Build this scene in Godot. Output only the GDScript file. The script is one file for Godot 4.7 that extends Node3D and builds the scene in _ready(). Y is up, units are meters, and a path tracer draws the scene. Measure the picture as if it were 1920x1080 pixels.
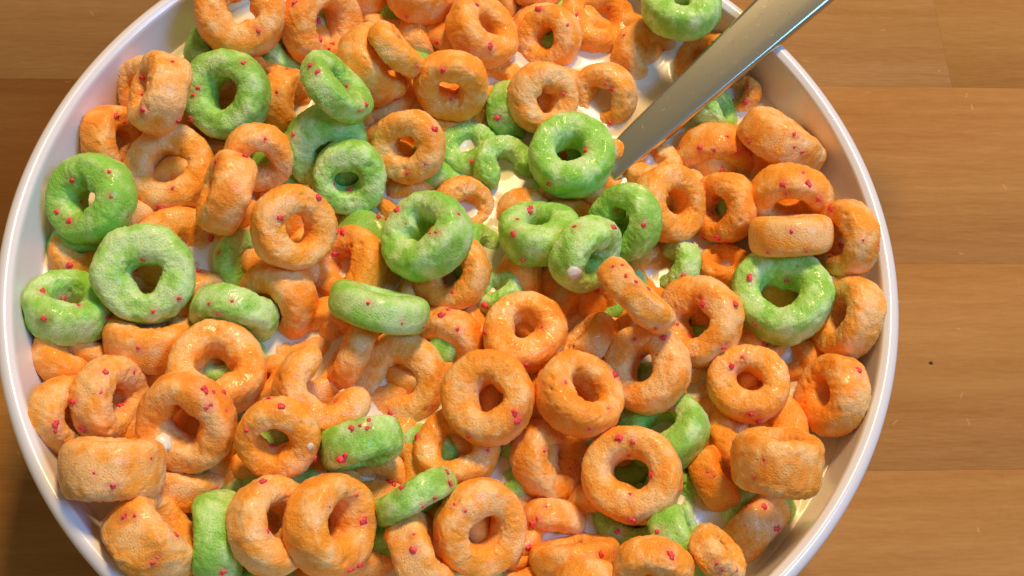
extends Node3D
# A bowl of orange and green cereal rings in milk on a wooden table. Lengths in the helpers are millimetres (MM).
const MM := 0.001
const ROLL := 7.0                    # how far the spoon is turned about its length
const MILK_Y := -10.3
const WALL_Y := [-57.0, -54.0, -48.0, -40.0, -30.0, -20.0, -15.0, -11.0, -7.0, -3.0, -1.2]
const WALL_R := [0.0, 26.0, 41.0, 52.5, 61.8, 67.3, 69.0, 70.1, 71.0, 71.7, 71.9]

var lump := FastNoiseLite.new()
var mid := FastNoiseLite.new()
var grain := FastNoiseLite.new()
var blotch := FastNoiseLite.new()
var crumb_meshes := []
var drop_mesh: ArrayMesh
var M := {}
var ring_index := []
var dunked := []                      # rings near the milk's surface, for the meniscus
var taken := {}


func _ready() -> void:
	camera_and_light()
	noises()
	materials()
	table()
	bowl()
	prepare_rings()
	rings()
	milk()
	spoon()
	table_bits()


func camera_and_light() -> void:
	var cam := Camera3D.new()
	cam.name = "camera"
	cam.transform = Transform3D(Basis(Vector3(0.992, 0.05521, -0.11349), Vector3(-0.12621, 0.43396, -0.89205), Vector3(0, 0.89924, 0.43746)), Vector3(0.01002, 0.18217, 0.09443))
	cam.fov = 26.425
	cam.near = 0.01
	cam.far = 20.0
	add_child(cam)
	cam.current = true
	var e := Environment.new()
	e.background_mode = Environment.BG_COLOR
	e.background_color = Color(0.185, 0.165, 0.125).linear_to_srgb()
	e.background_energy_multiplier = 1.0
	e.tonemap_mode = Environment.TONE_MAPPER_LINEAR
	e.tonemap_exposure = 1.07
	e.sdfgi_enabled = true
	e.ssao_enabled = true
	e.ssil_enabled = true
	var w := WorldEnvironment.new()
	w.name = "environment"
	w.environment = e
	add_child(w)
	# the warm ceiling lamp over the far side of the table
	area_light("ceiling_lamp", Vector3(0.14, 1.06, -0.62), 0.2, 0.2, Color(1.0, 0.67, 0.35).linear_to_srgb(), 1.48)
	# the window: cool daylight from the right
	area_light("window_light", Vector3(0.88, 1.15, 0.12), 0.46, 0.46, Color(0.17, 0.45, 1.0).linear_to_srgb(), 1.2)


func area_light(called: String, at: Vector3, w: float, h: float, colour: Color, energy: float) -> void:
	var l := AreaLight3D.new()
	l.name = called
	l.area_size = Vector2(w, h)
	l.light_color = colour
	l.light_energy = energy
	l.area_normalize_energy = true
	l.area_range = 6.0
	l.shadow_enabled = true
	add_child(l)
	l.look_at_from_position(at, Vector3(0, -0.01, 0), Vector3(0.1, 0.2, 1).normalized())


# ---------------------------------------------------------------- helpers
func numbered(called: String) -> String:
	taken[called] = taken.get(called, 0) + 1
	return called if taken[called] == 1 else "%s_%03d" % [called, taken[called] - 1]


func tag(o: Node3D, label: String, category: String, group := "", kind := "") -> void:
	o.set_meta("label", label)
	o.set_meta("category", category)
	if group:
		o.set_meta("group", group)
	if kind:
		o.set_meta("kind", kind)


func build(called: String, mesh: Mesh, material: Material, parent: Node = self) -> MeshInstance3D:
	var o := MeshInstance3D.new()
	o.name = numbered(called) if parent == self else called
	o.mesh = mesh
	o.material_override = material
	parent.add_child(o, true)
	return o


func to_mesh(v: PackedVector3Array, n: PackedVector3Array, ix: PackedInt32Array, uv = null, col = null) -> ArrayMesh:
	var a := []
	a.resize(Mesh.ARRAY_MAX)
	a[Mesh.ARRAY_VERTEX] = v
	a[Mesh.ARRAY_NORMAL] = n
	a[Mesh.ARRAY_INDEX] = ix
	if uv != null:
		a[Mesh.ARRAY_TEX_UV] = uv
	if col != null:
		a[Mesh.ARRAY_COLOR] = col
	var m := ArrayMesh.new()
	m.add_surface_from_arrays(Mesh.PRIMITIVE_TRIANGLES, a)
	return m


func grid_normals(v: PackedVector3Array, ix: PackedInt32Array) -> PackedVector3Array:
	var n := PackedVector3Array()
	n.resize(v.size())
	for i in range(0, ix.size(), 3):
		var a := v[ix[i]]
		var c := (v[ix[i + 2]] - a).cross(v[ix[i + 1]] - a)
		n[ix[i]] += c
		n[ix[i + 1]] += c
		n[ix[i + 2]] += c
	for i in n.size():
		n[i] = n[i].normalized()
	return n


func lathe(points: Array, turns: int) -> ArrayMesh:        # points: (radius, height) in mm, from the outside over the top to the inside
	var v := PackedVector3Array()
	var ix := PackedInt32Array()
	var count := points.size()
	for p in points:
		for k in turns:
			var a := TAU * k / turns
			v.append(Vector3(p.x * cos(a), p.y, p.x * sin(a)) * MM)
	for i in count - 1:
		for k in turns:
			var a := i * turns + k
			var b := i * turns + (k + 1) % turns
			ix.append_array([a, b, a + turns, b, b + turns, a + turns])
	return to_mesh(v, grid_normals(v, ix), ix)


func smooth_path(points: Array, steps: int) -> Array:      # Catmull-Rom through (radius, height) points
	var out := []
	for i in points.size() - 1:
		var a: Vector2 = points[maxi(i - 1, 0)]
		var b: Vector2 = points[i]
		var c: Vector2 = points[i + 1]
		var d: Vector2 = points[mini(i + 2, points.size() - 1)]
		for k in steps:
			out.append(b.cubic_interpolate(c, a, d, float(k) / steps))
	out.append(points[-1])
	return out


func noises() -> void:
	for pair in [[lump, 0.15, 2], [mid, 0.62, 2], [grain, 1.5, 1], [blotch, 0.33, 3]]:
		var f: FastNoiseLite = pair[0]
		f.seed = 7
		f.noise_type = FastNoiseLite.TYPE_SIMPLEX_SMOOTH
		f.frequency = pair[1]
		f.fractal_type = FastNoiseLite.FRACTAL_FBM
		f.fractal_octaves = pair[2]
	grain.noise_type = FastNoiseLite.TYPE_CELLULAR
	grain.cellular_return_type = FastNoiseLite.RETURN_DISTANCE
	grain.fractal_type = FastNoiseLite.FRACTAL_NONE


func noise_image(width: int, height: int, freq: float, octaves: int, sd: int, kind := FastNoiseLite.TYPE_SIMPLEX_SMOOTH) -> Image:
	var f := FastNoiseLite.new()
	f.seed = sd
	f.noise_type = kind
	f.frequency = freq
	f.fractal_octaves = octaves
	return f.get_seamless_image(width, height, false, false, 0.15)


# ---------------------------------------------------------------- materials
func materials() -> void:
	# cereal: fine crumb relief and patches of wet gloss on top of the modelled bumps
	var relief := noise_image(512, 512, 0.028, 5, 3, FastNoiseLite.TYPE_VALUE_CUBIC)
	var cells := FastNoiseLite.new()
	cells.seed = 9
	cells.noise_type = FastNoiseLite.TYPE_CELLULAR
	cells.cellular_return_type = FastNoiseLite.RETURN_DISTANCE
	cells.fractal_type = FastNoiseLite.FRACTAL_NONE
	cells.frequency = 0.045
	var granules := cells.get_seamless_image(512, 512, false, false, 0.1)
	cells.frequency = 0.019
	cells.seed = 14
	var bubbles := cells.get_seamless_image(512, 512, false, false, 0.1)
	var bumps := Image.create(512, 512, false, Image.FORMAT_RGB8)
	for y in 512:
		for x in 512:
			var g := 0.5 * relief.get_pixel(x, y).r + 0.42 * (1.0 - granules.get_pixel(x, y).r)
			g -= 0.55 * (1.0 - smoothstep(0.02, 0.16, bubbles.get_pixel(x, y).r)) * (1.0 if relief.get_pixel(x, y).r > 0.5 else 0.0)
			g = clampf(g * 0.8 + 0.2, 0, 1)
			bumps.set_pixel(x, y, Color(g, g, g))
	relief = bumps
	var mottle := noise_image(512, 512, 0.03, 4, 5)
	var wet := noise_image(256, 256, 0.018, 3, 11)
	var wet_map := Image.create(256, 256, false, Image.FORMAT_RGB8)
	for y in 256:
		for x in 256:
			var g := smoothstep(0.3, 0.62, wet.get_pixel(x, y).r)
			g = lerpf(0.3, 0.82, g)
			wet_map.set_pixel(x, y, Color(g, g, g))
	var relief_texture := ImageTexture.create_from_image(relief)
	var wet_texture := ImageTexture.create_from_image(wet_map)
	for called in ["orange", "green"]:
		var deep := Color(0.94, 0.78, 0.52) if called == "orange" else Color(0.72, 0.86, 0.54)
		var spots := Image.create(512, 512, false, Image.FORMAT_RGB8)
		for y in 512:
			for x in 512:
				spots.set_pixel(x, y, deep.lerp(Color.WHITE, smoothstep(0.26, 0.56, mottle.get_pixel(x, y).r)).linear_to_srgb())
		var m := StandardMaterial3D.new()
		m.vertex_color_use_as_albedo = true
		m.albedo_texture = ImageTexture.create_from_image(spots)
		m.roughness = 1.0
		m.roughness_texture = wet_texture
		m.roughness_texture_channel = BaseMaterial3D.TEXTURE_CHANNEL_RED
		m.heightmap_enabled = true
		m.heightmap_texture = relief_texture
		m.heightmap_scale = 0.021
		m.uv1_triplanar = true
		m.uv1_scale = Vector3(135, 135, 135)
		m.metallic_specular = 0.36
		m.clearcoat_enabled = true
		m.clearcoat = 0.15
		m.clearcoat_roughness = 0.11
		m.subsurf_scatter_enabled = true
		m.subsurf_scatter_strength = 0.06
		M[called] = m
	M.crumb = plain(Color(0.86, 0.065, 0.075), 0.5)
	M.milk = plain(Color(0.84, 0.76, 0.56), 0.24)
	M.milk.subsurf_scatter_enabled = true
	M.milk.subsurf_scatter_strength = 0.08
	M.bowl = plain(Color(0.76, 0.755, 0.74), 0.2)
	M.bowl.clearcoat_enabled = true
	M.bowl.clearcoat = 0.3
	M.bowl.clearcoat_roughness = 0.08
	M.dark_crumb = plain(Color(0.10, 0.055, 0.03), 0.8)
	# brushed steel, with fine scratches and specks in its polish
	var steel := plain(Color(0.64, 0.61, 0.47), 0.3)
	steel.metallic = 1.0
	var scratches := Image.create(512, 512, false, Image.FORMAT_RGB8)
	scratches.fill(Color(0.5, 0.5, 0.5))
	var rng := RandomNumberGenerator.new()
	rng.seed = 21
	for i in 500:
		var at := Vector2(rng.randf() * 512, rng.randf() * 512)
		var dir := Vector2.from_angle(rng.randfn(0.0, 0.9)) * rng.randf_range(1, 9)
		var g := clampf(0.5 + rng.randfn(0, 0.1), 0.3, 0.8)
		for k in 24:
			var q := at + dir * k / 24.0
			scratches.set_pixel(posmod(int(q.x), 512), posmod(int(q.y), 512), Color(g, g, g))
	steel.roughness = 0.42
	steel.roughness_texture = ImageTexture.create_from_image(scratches)
	steel.roughness_texture_channel = BaseMaterial3D.TEXTURE_CHANNEL_RED
	M.steel = steel
	for k in 3:
		M["wood%d" % k] = wood(40 + k * 7)


func plain(linear: Color, rough: float) -> StandardMaterial3D:
	var m := StandardMaterial3D.new()
	m.albedo_color = linear.linear_to_srgb()
	m.roughness = rough
	return m


func wood(sd: int) -> StandardMaterial3D:
	# straight grain: noise drawn narrow and stretched along the plank, in three finenesses
	var w := 1024
	var h := 512
	var broad := noise_image(96, 512, 0.012, 3, sd)
	broad.resize(w, h, Image.INTERPOLATE_CUBIC)
	var streak := noise_image(64, 512, 0.055, 3, sd + 1)
	streak.resize(w, h, Image.INTERPOLATE_CUBIC)
	var fibre := noise_image(128, 512, 0.22, 2, sd + 2)
	fibre.resize(w, h, Image.INTERPOLATE_CUBIC)
	var tooth := noise_image(512, 512, 0.2, 2, sd + 3)
	tooth.resize(w, h, Image.INTERPOLATE_CUBIC)
	var b := broad.get_data()
	var s := streak.get_data()
	var f := fibre.get_data()
	var t := tooth.get_data()
	var out := PackedByteArray()
	out.resize(w * h * 3)
	var pale := Color(0.425, 0.222, 0.067)
	var dark := Color(0.345, 0.16, 0.04)
	for i in w * h:
		var g := 0.36 * b[i] + 0.30 * s[i] + 0.24 * f[i] + 0.10 * t[i]
		var c := dark.lerp(pale, clampf((g / 255.0 - 0.5) * 2.2 + 0.5, -0.25, 1.2)).linear_to_srgb()
		out[i * 3] = int(clampf(c.r, 0, 1) * 255.0)
		out[i * 3 + 1] = int(clampf(c.g, 0, 1) * 255.0)
		out[i * 3 + 2] = int(clampf(c.b, 0, 1) * 255.0)
	var img := Image.create_from_data(w, h, false, Image.FORMAT_RGB8, out)
	# wear: little pale dents and scratches
	var rng := RandomNumberGenerator.new()
	rng.seed = sd
	for i in 46:
		var at := Vector2(rng.randf() * w, rng.randf() * h)
		var dir := Vector2.from_angle(rng.randf() * TAU) * (rng.randf_range(3, 9) if i % 9 else 26.0)
		var a := rng.randf_range(0.2, 0.42)
		for k in 30:
			var q := at + dir * k / 30.0
			for d in [Vector2(0, 0), Vector2(1, 0), Vector2(0, 1)]:
				var x := posmod(int(q.x + d.x), w)
				var y := posmod(int(q.y + d.y), h)
				img.set_pixel(x, y, img.get_pixel(x, y).lerp(Color(0.86, 0.68, 0.45), a * 0.25))
	var m := StandardMaterial3D.new()
	m.vertex_color_use_as_albedo = true
	m.albedo_texture = ImageTexture.create_from_image(img)
	m.roughness = 0.62
	m.metallic_specular = 0.22
	m.heightmap_enabled = true
	m.heightmap_texture = ImageTexture.create_from_image(fibre)
	m.heightmap_scale = 0.006
	return m


# ---------------------------------------------------------------- table and bowl
func table() -> void:
	var top := Node3D.new()
	top.name = "table_top"
	add_child(top)
	top.position = Vector3(0, -60, 0) * MM
	top.rotation_degrees.y = 8.1
	tag(top, "glued plank table top of warm brown wood under the white bowl", "table", "", "structure")
	var rng := RandomNumberGenerator.new()
	rng.seed = 4
	var width := 48.3
	for row in range(-7, 5):
		var z0 := -76.0 + width * row
		var joints := [-330.0, rng.randf_range(-260, -180), rng.randf_range(-20, 60), rng.randf_range(180, 230), 330.0]
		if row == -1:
			joints = [-330.0, -240.0, -40.0, 122.5, 330.0]  # joint behind the bowl added so the shade tint can end there
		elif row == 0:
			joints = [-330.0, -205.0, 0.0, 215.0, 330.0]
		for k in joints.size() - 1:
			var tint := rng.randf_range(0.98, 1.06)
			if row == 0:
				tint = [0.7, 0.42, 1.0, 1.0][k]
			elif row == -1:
				tint = [0.8, 0.66, 1.0, 0.98][k]  # left plank darkened: the bowl's shade from the window put into its colour
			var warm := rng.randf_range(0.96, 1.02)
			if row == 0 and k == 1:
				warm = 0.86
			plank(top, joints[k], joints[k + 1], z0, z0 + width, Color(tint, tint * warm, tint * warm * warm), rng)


func plank(top: Node3D, x0: float, x1: float, z0: float, z1: float, tint: Color, rng: RandomNumberGenerator) -> void:
	var g := 0.01                                          # half the joint
	var c := 0.04                                          # bevel
	var v := PackedVector3Array()
	var uv := PackedVector2Array()
	var col := PackedColorArray()
	var off := Vector2(rng.randf(), rng.randf())
	var st := SurfaceTool.new()
	st.begin(Mesh.PRIMITIVE_TRIANGLES)
	var ring := []
	for level in [[g, -22.0], [g, -c], [g + c, 0.0]]:
		ring.append([Vector3(x0 + level[0], level[1], z0 + level[0]), Vector3(x1 - level[0], level[1], z0 + level[0]), Vector3(x1 - level[0], level[1], z1 - level[0]), Vector3(x0 + level[0], level[1], z1 - level[0])])
	var faces := [[ring[2][0], ring[2][1], ring[2][2], ring[2][3]]]
	for l in 2:
		for k in 4:
			faces.append([ring[l + 1][k], ring[l][k], ring[l][(k + 1) % 4], ring[l + 1][(k + 1) % 4]])
	for f in faces:
		for k in [0, 1, 2, 0, 2, 3]:
			var q: Vector3 = f[k]
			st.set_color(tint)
			st.set_uv(Vector2(q.x / 190.0, (q.z + q.y * 0.3) / 95.0) + off)
			st.add_vertex(q * MM)
	st.generate_normals()
	build("plank", st.commit(), M["wood%d" % rng.randi_range(0, 2)], top)


func bowl() -> void:
	var outer := [Vector2(36, -56.5), Vector2(44, -53), Vector2(54, -43), Vector2(63, -31), Vector2(69, -19), Vector2(72.6, -9), Vector2(74.3, -4), Vector2(74.95, -2.1), Vector2(74.9, -1.1), Vector2(74.3, -0.35), Vector2(73.4, 0), Vector2(72.6, -0.3), Vector2(72.05, -0.9)]
	for i in range(WALL_Y.size() - 2, -1, -1):
		outer.append(Vector2(maxf(WALL_R[i], 0.01), WALL_Y[i]))
	var b := build("cereal_bowl", lathe(smooth_path(outer, 6), 288), M.bowl)
	tag(b, "round white glazed bowl full of cereal and milk", "bowl")
	var foot := [Vector2(30, -56.6), Vector2(30.4, -59.6), Vector2(31.2, -60), Vector2(35.0, -60), Vector2(36, -59.4), Vector2(36.4, -56.0), Vector2(38.0, -55.2)]
	build("foot_ring", lathe(smooth_path(foot, 4), 160), M.bowl, b)


func wall_radius(y: float) -> float:
	for i in WALL_Y.size() - 1:
		if y <= WALL_Y[i + 1]:
			return lerpf(WALL_R[i], WALL_R[i + 1], clampf((y - WALL_Y[i]) / (WALL_Y[i + 1] - WALL_Y[i]), 0, 1))
	return WALL_R[-1]


# ---------------------------------------------------------------- cereal
func prepare_rings() -> void:
	for size in [Vector2i(120, 56), Vector2i(60, 28)]:
		var index := PackedInt32Array()
		for i in size.x:
			for j in size.y:
				var a: int = i * size.y + j
				var b: int = ((i + 1) % size.x) * size.y + j
				var c: int = i * size.y + (j + 1) % size.y
				var d: int = ((i + 1) % size.x) * size.y + (j + 1) % size.y
				index.append_array([a, b, c, b, d, c])
		ring_index.append(index)
	for k in 4:
		crumb_meshes.append(blob(100 + k, 0.7, 0.62))
	drop_mesh = blob(300, 0.3, 0.4)


func blob(sd: int, rough: float, flat: float) -> ArrayMesh:          # a small lumpy grain of radius 1 mm
	var v := PackedVector3Array()
	var ix := PackedInt32Array()
	var f := FastNoiseLite.new()
	f.seed = sd
	f.frequency = 0.9
	for i in 6:
		for k in 8:
			var la := PI * (i / 5.0 - 0.5)
			var d := Vector3(cos(la) * cos(TAU * k / 8), sin(la), cos(la) * sin(TAU * k / 8))
			v.append(d * Vector3(1, flat, 1) * (1.0 + rough * 2.0 * f.get_noise_3dv(d)) * MM)
	for i in 5:
		for k in 8:
			var a := i * 8 + k
			var b := i * 8 + (k + 1) % 8
			ix.append_array([a, b, a + 8, b, b + 8, a + 8])
	var n := grid_normals(v, ix)
	return to_mesh(v, n, ix)


# tone: how pale (or deep, below 0) its crust is; hidden: deep in the heap, with fewer steps
# size: outer radius, radial half width, half height; axis: the way its flat face looks; gap: where a broken ring is open (angle, width)
func ring(colour: String, label: String, at: Vector3, axis: Vector3, across: Vector3, size: Vector3, sd: int, gap, roughly: float, crumbs: Array, drops: Array, hidden: bool, tone: float) -> void:
	var NU := 60 if hidden else 120                      # steps round the ring
	var NV := 28 if hidden else 56                       # steps round its cross section
	axis = axis.normalized()
	across = (across - axis * across.dot(axis)).normalized()
	var basis := Basis(across, axis, across.cross(axis))
	var rng := RandomNumberGenerator.new()
	rng.seed = sd
	var shift := Vector3(rng.randf(), rng.randf(), rng.randf()) * 400.0
	var rr := size.y
	var ra := size.z
	var rc := size.x - rr
	var oval := rng.randf_range(0.0, 0.05)
	var oval_at := rng.randf() * TAU
	var fat := rng.randf_range(0.02, 0.12)
	var fat_at := rng.randf() * TAU
	var saddle := rng.randf_range(0.0, 0.04) * size.x
	var saddle_at := rng.randf() * TAU
	var corner := rng.randf_range(0.0, 0.035)
	var corner_at := rng.randf() * TAU
	var hole := rng.randf_range(0.05, 0.16)
	var hole_n := rng.randi_range(2, 4)
	var hole_at := rng.randf() * TAU
	var deep: Color
	var main: Color
	var pale: Color
	if colour == "orange":
		deep = Color(0.97, 0.36, 0.036)
		main = Color(0.99, 0.455, 0.09)
		pale = Color(0.99, 0.60, 0.24)
	else:
		deep = Color(0.30, 0.62, 0.09)
		main = Color(0.45, 0.77, 0.19)
		pale = Color(0.64, 0.87, 0.38)
	var shade := rng.randf_range(0.93, 1.0)
	for n in 3:
		deep[n] *= shade
		main[n] *= shade
		pale[n] *= shade
	deep.g *= rng.randf_range(0.92, 1.08)
	main.g *= rng.randf_range(0.94, 1.04)
	var bias := rng.randf_range(-0.2, 0.2) + tone
	var soaked := Color(0.92, 0.62, 0.40) if colour == "orange" else Color(0.62, 0.76, 0.42)
	var stain := Color(0.62, 0.12, 0.12)
	var start := 0.0
	var span := TAU
	if gap != null:
		start = gap.x + gap.y / 2
		span = TAU - gap.y
	# pits: little burst bubbles in the crust
	var pits := []
	for k in int(13 * roughly):
		var u := start + rng.randf() * span
		var t := rng.randf() * TAU
		pits.append([section(u, t, rc, rr, ra), rng.randf_range(0.28, 0.6), rng.randf_range(0.15, 0.42)])
	var marks := []
	for c in crumbs:
		marks.append([section(c.x, c.y, rc, rr, ra), c.z * 1.0 + 0.35])
	var v := PackedVector3Array()
	var col := PackedColorArray()
	v.resize(NU * NV)
	col.resize(NU * NV)
	var cap := rr * 0.95
	for i in NU:
		var u := start + span * i / (NU if gap == null else NU - 1)
		var cu := cos(u)
		var su := sin(u)
		var k := 1.0
		if gap != null:
			var to_end := minf(i, NU - 1 - i) * span / (NU - 1) * rc
			if to_end < cap:
				k = sqrt(1.0 - pow(1.0 - to_end / cap, 2.0)) * 0.98 + 0.02
		var rc_here := rc * (1.0 + oval * cos(2.0 * (u - oval_at)) + corner * cos(3.0 * (u - corner_at)))
		var rise := saddle * cos(2.0 * (u - saddle_at))
		var f := 1.0 + fat * cos(u - fat_at)
		for j in NV:
			var t := TAU * j / NV
			var ct := cos(t)
			var stt := sin(t)
			var inward := 1.0 if ct > 0.0 else 1.0 + hole * cos(hole_n * (u - hole_at)) + 0.5 * hole * cos((hole_n + 1) * u + hole_at)
			var a := inward * rr * f * k * signf(ct) * pow(absf(ct), 0.72)
			var b := ra * k * signf(stt) * pow(absf(stt), 0.72)
			var p := Vector3((rc_here + a) * cu, b + rise, (rc_here + a) * su)
			var nn := Vector3(ct * ra * cu, stt * rr, ct * ra * su).normalized()
			var q := p + shift
			var l := lump.get_noise_3dv(q)
			var m := mid.get_noise_3dv(q)
			var g := grain.get_noise_3dv(q)                # -1 at a cell's heart
			var d := (l * 0.33 + m * 0.13) * roughly - (g + 0.55) * 0.19 * roughly
			for pit in pits:
				var s: float = p.distance_squared_to(pit[0]) / (pit[1] * pit[1])
				if s < 4.0:
					d -= pit[2] * exp(-s * 1.6) * 1.3
			if k < 1.0:
				d *= 0.35 + 0.65 * k
			v[i * NV + j] = (p + nn * d) * MM
			var h := clampf(0.5 + bias + blotch.get_noise_3dv(q * 0.6) * 1.35 - (g + 0.55) * 0.4 + m * 0.25, 0.0, 1.0)
			var c := deep.lerp(main, h * 2.0) if h < 0.5 else main.lerp(pale, h * 2.0 - 1.0)
			for mark in marks:
				var s: float = p.distance_to(mark[0]) / mark[1]
				if s < 2.0:
					c = c.lerp(stain, 0.45 * (1.0 - s / 2.0))
			var above := (at + basis * (p + nn * d)).y - MILK_Y    # soaked and milky near the waterline
			if above < 1.6:
				c = c.lerp(soaked, clampf(0.62 * (1.6 - above) / 1.6, 0.0, 0.62))
			col[i * NV + j] = c
	var ix: PackedInt32Array = ring_index[1 if hidden else 0]
	if gap != null:
		ix = ix.slice(0, (NU - 1) * NV * 6)
	var normals := grid_normals(v, ix)
	var o := build(colour + "_cereal_ring", to_mesh(v, normals, ix, null, col), M[colour])
	o.transform = Transform3D(basis, at * MM)
	tag(o, label, "cereal ring", colour + " cereal rings in the bowl")
	var every := []
	for c in crumbs:
		every.append([c, "red_crumb"])
	for c in drops:
		every.append([c, "milk_drop"])
	for pair in every:
		var c: Vector3 = pair[0]
		var i := clampi(int(round(fposmod(c.x - start, TAU) / span * (NU if gap == null else NU - 1))), 0, NU - 1) if gap != null else posmod(int(round(c.x / TAU * NU)), NU)
		var j := posmod(int(round(c.y / TAU * NV)), NV)
		var pieces := 1
		if pair[1] == "red_crumb" and c.z > 0.72:
			pieces = 3 if c.z > 0.9 else 2
		for n in pieces:
			var i2 := posmod(i + (n * 2 - 1) * (1 if n else 0), NU)
			var j2 := posmod(j + [0, 1, -2][n] * 1, NV)
			var at2 := i2 * NV + j2
			var s: float = c.z if pieces == 1 else c.z * [0.72, 0.55, 0.5][n]
			var red: bool = pair[1] == "red_crumb"
			var bit := build(pair[1], crumb_meshes[rng.randi() % 4] if red else drop_mesh, M.crumb if red else M.milk, o)
			var up := normals[at2]
			var side := up.cross(Vector3(rng.randf() - 0.5, rng.randf() - 0.5, rng.randf() - 0.5)).normalized()
			bit.transform = Transform3D(Basis(side, up, side.cross(up)).scaled(Vector3(rng.randf_range(0.8, 1.15), 0.9, rng.randf_range(0.7, 1.0)) * s * (0.88 if red else 1.25)), v[at2] + up * s * (0.08 if red else 0.1) * MM)
	if absf(at.y - MILK_Y) < 8.0:
		dunked.append([Transform3D(basis, at).affine_inverse(), at, rc, rr, ra])


func section(u: float, t: float, rc: float, rr: float, ra: float) -> Vector3:
	var a := rr * signf(cos(t)) * pow(absf(cos(t)), 0.72)
	return Vector3((rc + a) * cos(u), ra * signf(sin(t)) * pow(absf(sin(t)), 0.72), (rc + a) * sin(u))


func milk() -> void:
	var step := 0.55
	var count := 264
	var high := PackedFloat32Array()
	high.resize(count * count)
	var half := step * (count - 1) / 2.0
	for iz in count:
		for ix in count:
			var x := ix * step - half
			var z := iz * step - half
			high[iz * count + ix] = 0.9 * exp(-maxf(70.1 - sqrt(x * x + z * z), 0.0) / 0.9)
	for d in dunked:
		var turn: Transform3D = d[0]
		var at: Vector3 = d[1]
		var reach: float = d[2] + d[3] + 3.0
		for iz in range(maxi(int((at.z - reach + half) / step), 0), mini(int((at.z + reach + half) / step), count)):
			for ix in range(maxi(int((at.x - reach + half) / step), 0), mini(int((at.x + reach + half) / step), count)):
				var q := turn * Vector3(ix * step - half, MILK_Y, iz * step - half)
				var a: float = absf(sqrt(q.x * q.x + q.z * q.z) - d[2]) / d[3]
				var b: float = absf(q.y) / d[4]
				var s: float = (pow(pow(a, 2.5) + pow(b, 2.5), 0.4) - 1.0) * d[3]
				if s < 4.0:
					var k := iz * count + ix
					high[k] = maxf(high[k], 0.75 * exp(-maxf(s, 0.0) / 0.85))
	var v := PackedVector3Array()
	var index := PackedInt32Array()
	var inside := PackedByteArray()
	inside.resize(count * count)
	for iz in count:
		for ix in count:
			var x := ix * step - half
			var z := iz * step - half
			v.append(Vector3(x, MILK_Y + high[iz * count + ix], z) * MM)
			inside[iz * count + ix] = 1 if x * x + z * z < 71.6 * 71.6 else 0
	for iz in count - 1:
		for ix in count - 1:
			var a := iz * count + ix
			if inside[a] and inside[a + 1] and inside[a + count] and inside[a + count + 1]:
				index.append_array([a, a + 1, a + count, a + 1, a + count + 1, a + count])
	var o := build("milk", to_mesh(v, grid_normals(v, index), index), M.milk)
	tag(o, "creamy white milk in the bowl between the cereal rings", "milk", "", "stuff")


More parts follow.
